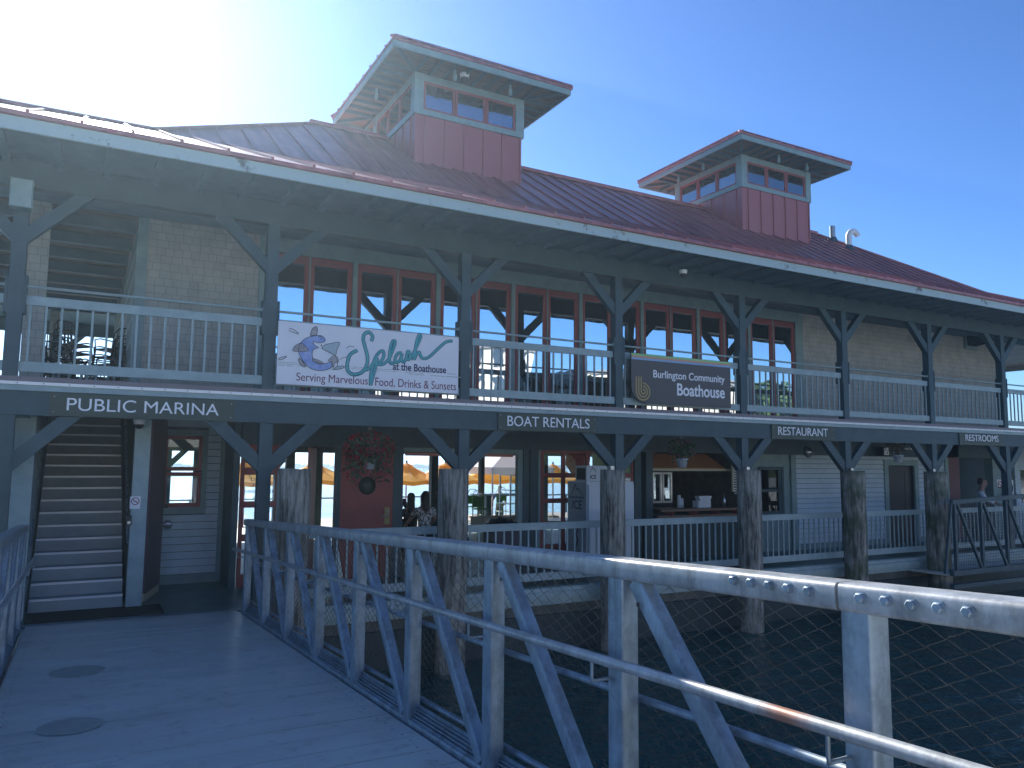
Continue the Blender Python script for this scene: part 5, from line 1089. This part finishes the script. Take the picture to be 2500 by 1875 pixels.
# ================================================================ PEOPLE
SKIN = M('skin', (.42,.24,.17), .55); SKINF = M('fair_skin', (.60,.38,.29), .55); HAIRD = M('dark_hair', (.02,.014,.011), .5, bump=.5, bscale=60, stretch=(8,8,1)); HAIRB = M('fair_hair', (.45,.28,.13), .55, bump=.4, bscale=60)
PAT = M('white_black_print', (.62,.62,.58), .7)
N_, L_, b_ = nodes(PAT); tc = N_.nodes.new('ShaderNodeTexCoord'); v = N_.nodes.new('ShaderNodeTexVoronoi'); v.feature = 'DISTANCE_TO_EDGE'; v.inputs['Scale'].default_value = 11
r = N_.nodes.new('ShaderNodeValToRGB'); r.color_ramp.elements[0].position = .05; r.color_ramp.elements[0].color = (.02,.02,.02,1); r.color_ramp.elements[1].position = .09; r.color_ramp.elements[1].color = (.62,.62,.58,1)
L_.new(tc.outputs['Object'], v.inputs['Vector']); L_.new(v.outputs['Distance'], r.inputs[0]); L_.new(r.outputs[0], b_.inputs['Base Color'])
BLK = M('black_cloth', (.02,.02,.025), .8); BLU = M('blue_cloth', (.08,.14,.35), .8); LGT = M('pale_cloth', (.55,.58,.60), .8)
def skin(name, verts, edges, radii, mat, parent, sub=1):
    me = bpy.data.meshes.new(name); me.from_pydata([tuple(v) for v in verts], edges, []); me.materials.append(mat)
    o = bpy.data.objects.new(name, me); COL.objects.link(o); m = o.modifiers.new('Skin', 'SKIN'); m.use_smooth_shade = True
    sv = me.skin_vertices[0].data
    for i, r in enumerate(radii): sv[i].radius = r if isinstance(r, tuple) else (r, r)
    sv[0].use_root = True
    s = o.modifiers.new('Sub', 'SUBSURF'); s.levels = sub; s.render_levels = sub; o.parent = parent; return o
def person(loc, face, label, shirt, pants, hair, sit=False, seat=.46, long_hair=False, lean=0., arms=((.25,-.32,.95),(-.25,-.32,.95)), sk=SKIN, s=1., blouse_long=False):
    """local frame: faces -Y, rotated by face about Z"""
    t = thing('person', loc, label, 'person'); t.rotation_euler = (0,0,face); t.scale = (s,s,s)
    hz = seat+.08 if sit else .92
    L = lambda z: -lean*(z-hz)
    V = [(0,0,hz),(0,L(hz+.18),hz+.18),(0,L(hz+.34),hz+.34),(0,L(hz+.48),hz+.48),(0,L(hz+.57)-.01,hz+.57),(0,L(hz+.66)-.03,hz+.66),(0,L(hz+.75)-.035,hz+.755),(0,L(hz+.8)-.02,hz+.81)]
    R = [(.145,.105),(.13,.095),(.15,.105),(.13,.085),(.055,.055),(.068,.075),(.082,.098),(.055,.07)]
    E_ = [(i,i+1) for i in range(7)]
    V.append((0,L(hz+.68)-.135,hz+.70)); R.append((.014,.018)); E_.append((5,8))            # nose
    base_n = len(V); legs = []
    for sx in (-1,1):
        i = len(V)
        if sit: lp = [(sx*.10,-.02,hz-.01),(sx*.12,-.44,hz-.02),(sx*.12,-.46,.10),(sx*.12,-.60,.05)]
        else: lp = [(sx*.10,0,hz-.08),(sx*.11,-.02,.50),(sx*.115,.02,.10),(sx*.12,-.13,.045)]
        V += lp; R += [(.088,.088),(.06,.06),(.042,.042),(.035,.028)]; E_ += [(0,i),(i,i+1),(i+1,i+2),(i+2,i+3)]; legs.append(lp)
    armp = []
    for sx, (hx_, hy_, hz_) in zip((1,-1), arms):
        i = len(V); sh = (sx*.185, L(hz+.46), hz+.46); hd = Vector((hx_, hy_, hz_+ (hz-.92 if not sit else hz-.92)))
        sh = Vector(sh); mid = (sh+hd)/2 + Vector((sx*.06,.06,-.05)); d = (hd-mid).normalized()
        V += [tuple(sh), tuple(mid), tuple(hd), tuple(hd+d*.07)]; R += [(.055,.055),(.042,.042),(.026,.026),(.036,.018)]; E_ += [(3,i),(i,i+1),(i+1,i+2),(i+2,i+3)]
        side = d.cross(Vector((0,0,1))).normalized() if abs(d.z) < .95 else Vector((1,0,0))
        for k, (o_, ln) in enumerate(((-.027,.065),(-.009,.08),(.009,.075),(.027,.06))):
            j = len(V); b0 = hd+d*.075+side*o_; V += [tuple(b0+d*ln*.5+Vector((0,0,-.005))), tuple(b0+d*ln+Vector((0,0,-.018)))]; R += [(.009,.009),(.007,.007)]; E_ += [(i+3,j),(j,j+1)]
        j = len(V); V += [tuple(hd+d*.04+side*.045), tuple(hd+d*.075+side*.055)]; R += [(.011,.011),(.009,.009)]; E_ += [(i+2,j),(j,j+1)]
        armp.append((sh, mid, hd))
    skin('body', V, E_, R, sk, t)
    k = 1.13; V2 = [V[0],V[1],V[2],V[3],(V[3][0],V[3][1],V[3][2]+.03)]; R2 = [(.16,.12),(.145,.108),(.165,.118),(.145,.098),(.08,.07)]; E2 = [(0,1),(1,2),(2,3),(3,4)]
    for sh, mid, hd in armp:
        i = len(V2); V2 += [tuple(sh), tuple(sh.lerp(mid,.7) if not blouse_long else mid)]; R2 += [(.07,.07),(.058,.058)]; E2 += [(3,i),(i,i+1)]
        if blouse_long: V2.append(tuple(mid.lerp(hd,.9))); R2.append((.045,.045)); E2.append((i+1,i+2))
    skin('shirt', V2, E2, R2, shirt, t)
    V3 = [(0,0,hz+.03),(0,0,hz-.02)]; R3 = [(.155,.115),(.15,.12)]; E3 = [(0,1)]
    for lp in legs: i = len(V3); V3 += [lp[0],lp[1],lp[2]]; R3 += [(.1,.1),(.073,.073),(.055,.055)]; E3 += [(1,i),(i,i+1),(i+1,i+2)]
    skin('trousers', V3, E3, R3, pants, t)
    hy = L(hz+.75)
    VH = [(0,hy+.02,hz+.86),(0,hy+.045,hz+.77),(0,hy+.06,hz+.66)]; RH = [(.07,.075),(.098,.092),(.085,.06)]; EH = [(0,1),(1,2)]
    if long_hair: VH += [(0,hy+.075,hz+.54),(0,hy+.09,hz+.42)]; RH += [(.095,.05),(.06,.03)]; EH += [(2,3),(3,4)]
    skin('hair', VH, EH, RH, hair, t)
    return t
def stool_at(p, seat, lab):
    t = thing('bench_stool', (p[0],p[1],0), lab, 'stool', 'dark stools under the seated diners'); mb = MB(); mb.lathe((p[0],p[1],seat-.05), [(.001,0),(.18,0),(.18,.04),(.001,.04)], 16); mb.build('seat', CH, t)
    for k in range(4): mb = MB(); a = .785+k*1.571; mb.tube([(p[0]+.12*math.cos(a),p[1]+.12*math.sin(a),seat-.05),(p[0]+.18*math.cos(a),p[1]+.18*math.sin(a),0)], .014, 6); mb.build('leg', CH, t)
P1 = at(1037,1225,14.9); P2 = at(1008,1225,15.4); P3 = at(993,1190,16.4); P4 = at(1146,1235,14.6)
person((P1.x,14.9,0), math.pi, 'dark haired person in a white and black print shirt sitting', PAT, BLK, HAIRD, True, .66, long_hair=True, arms=((.26,-.36,1.05),(-.26,-.36,1.05)))
stool_at((P1.x,14.9), .66, 'dark stool under the person in the printed shirt')
person((P2.x,15.5,0), math.pi-.4, 'person with long dark hair in dark clothes sitting left of the printed shirt', BLK, BLK, HAIRD, True, .60, long_hair=True, sk=SKINF)
stool_at((P2.x,15.5), .60, 'dark stool under the long haired person in dark clothes')
person((P3.x,17.0,0), .2, 'person in dark clothes sitting behind the two diners', BLK, BLK, HAIRD, True, .74)
stool_at((P3.x,17.0), .74, 'dark stool under the person farthest behind the diners')
person((P4.x,14.9,0), -2.2, 'person in black half hidden behind the second piling', BLK, BLK, HAIRD, True, .62, arms=((.42,-.15,.98),(-.3,-.3,.95)), blouse_long=True)
stool_at((P4.x,14.9), .62, 'dark stool hidden behind the second piling')
P5 = at(1223,1195,26.9); person((P5.x,27.0,-.35), math.pi*.9, 'fair haired person in blue shirt on the lake terrace beyond the high table', BLU, BLK, HAIRB, False, sk=SKINF, s=.93)
P6 = at(2388,1180,12.75); person((P6.x,12.75,0), .5, 'person in a pale top standing behind the second gangway at far right', LGT, BLK, HAIRD, False, lean=.12, arms=((.28,-.38,1.12),(-.28,-.38,1.12)), blouse_long=True, s=1.06)
P7 = at(1758,1190,16.0); person((P7.x,16.2,0), .1, 'person in dark clothes standing in the dim bar', BLK, BLK, HAIRD, False)
# counter for diners
mb = MB(); dt = thing('diner_table', (P1.x,15.9,0), 'narrow high table in front of the seated diners', 'table'); mb.box(P1.x-.9,P1.x+.7,15.85,16.4,1.0,1.04); mb.build('tabletop', INT, dt)
for xx in (P1.x-.8,P1.x+.6): mb = MB(); mb.box(xx,xx+.06,16.1,16.16,0,1.0); mb.build('leg', INT, dt)
# ================================================================ LIGHT, SKY, CAMERA
SX, SZ = .006, .592
d = Vector((SX, 1, SZ)).normalized(); elev = math.asin(d.z); az = math.atan2(d.x, d.y)
mb = MB(); mb.box(-9200,12200,-100,14200,-3.1,16.2); hz = mb.build('veil_volume', bpy.data.materials.new('glare_veil')); hz['kind'] = 'stuff'  # volume added to veil the view like lens glare and lift the shadows
hm = hz.data.materials[0]; hm.use_nodes = True; hn = hm.node_tree; hn.nodes.remove(hn.nodes['Principled BSDF']); pv = hn.nodes.new('ShaderNodeVolumePrincipled'); pv.inputs['Color'].default_value = (.62,.83,1,1); pv.inputs['Density'].default_value = .0018; pv.inputs['Anisotropy'].default_value = .66; hn.links.new(pv.outputs[0], hn.nodes['Material Output'].inputs['Volume'])
sun = bpy.data.lights.new('sun', 'SUN'); sun.energy = 5.0; sun.angle = math.radians(.53); sun.color = (1, .97, .91)
so = bpy.data.objects.new('sun', sun); COL.objects.link(so); so.rotation_euler = (-d).to_track_quat('-Z', 'Y').to_euler(); so.location = (0,30,25)
W = bpy.data.worlds.new('World'); S.world = W; W.use_nodes = True; N = W.node_tree; bg = N.nodes['Background']
sk = N.nodes.new('ShaderNodeTexSky'); sk.sky_type = 'NISHITA'; sk.sun_disc = False; sk.sun_elevation = elev; sk.sun_rotation = az
sk.air_density = 1.0; sk.dust_density = .28; sk.ozone_density = 8.0; sk.altitude = 0
gm = N.nodes.new('ShaderNodeGamma'); gm.inputs[1].default_value = 1.3
N.links.new(sk.outputs[0], gm.inputs[0]); N.links.new(gm.outputs[0], bg.inputs[0]); bg.inputs[1].default_value = .05
cam = bpy.data.cameras.new('camera'); co = bpy.data.objects.new('camera', cam); COL.objects.link(co)
co.matrix_world = Matrix.Translation(CAM) @ RM.to_4x4()
cam.sensor_width = 36; cam.lens = F/2500*36; cam.clip_end = 30000; cam.clip_start = .05
S.camera = co
S.view_settings.view_transform = 'Standard'; S.view_settings.look = 'None'; S.view_settings.exposure = 1.18; S.view_settings.gamma = 1
S.render.resolution_x = 1024; S.render.resolution_y = 768
try:
    S.cycles.transparent_max_bounces = 24; S.cycles.max_bounces = 8
except Exception: pass
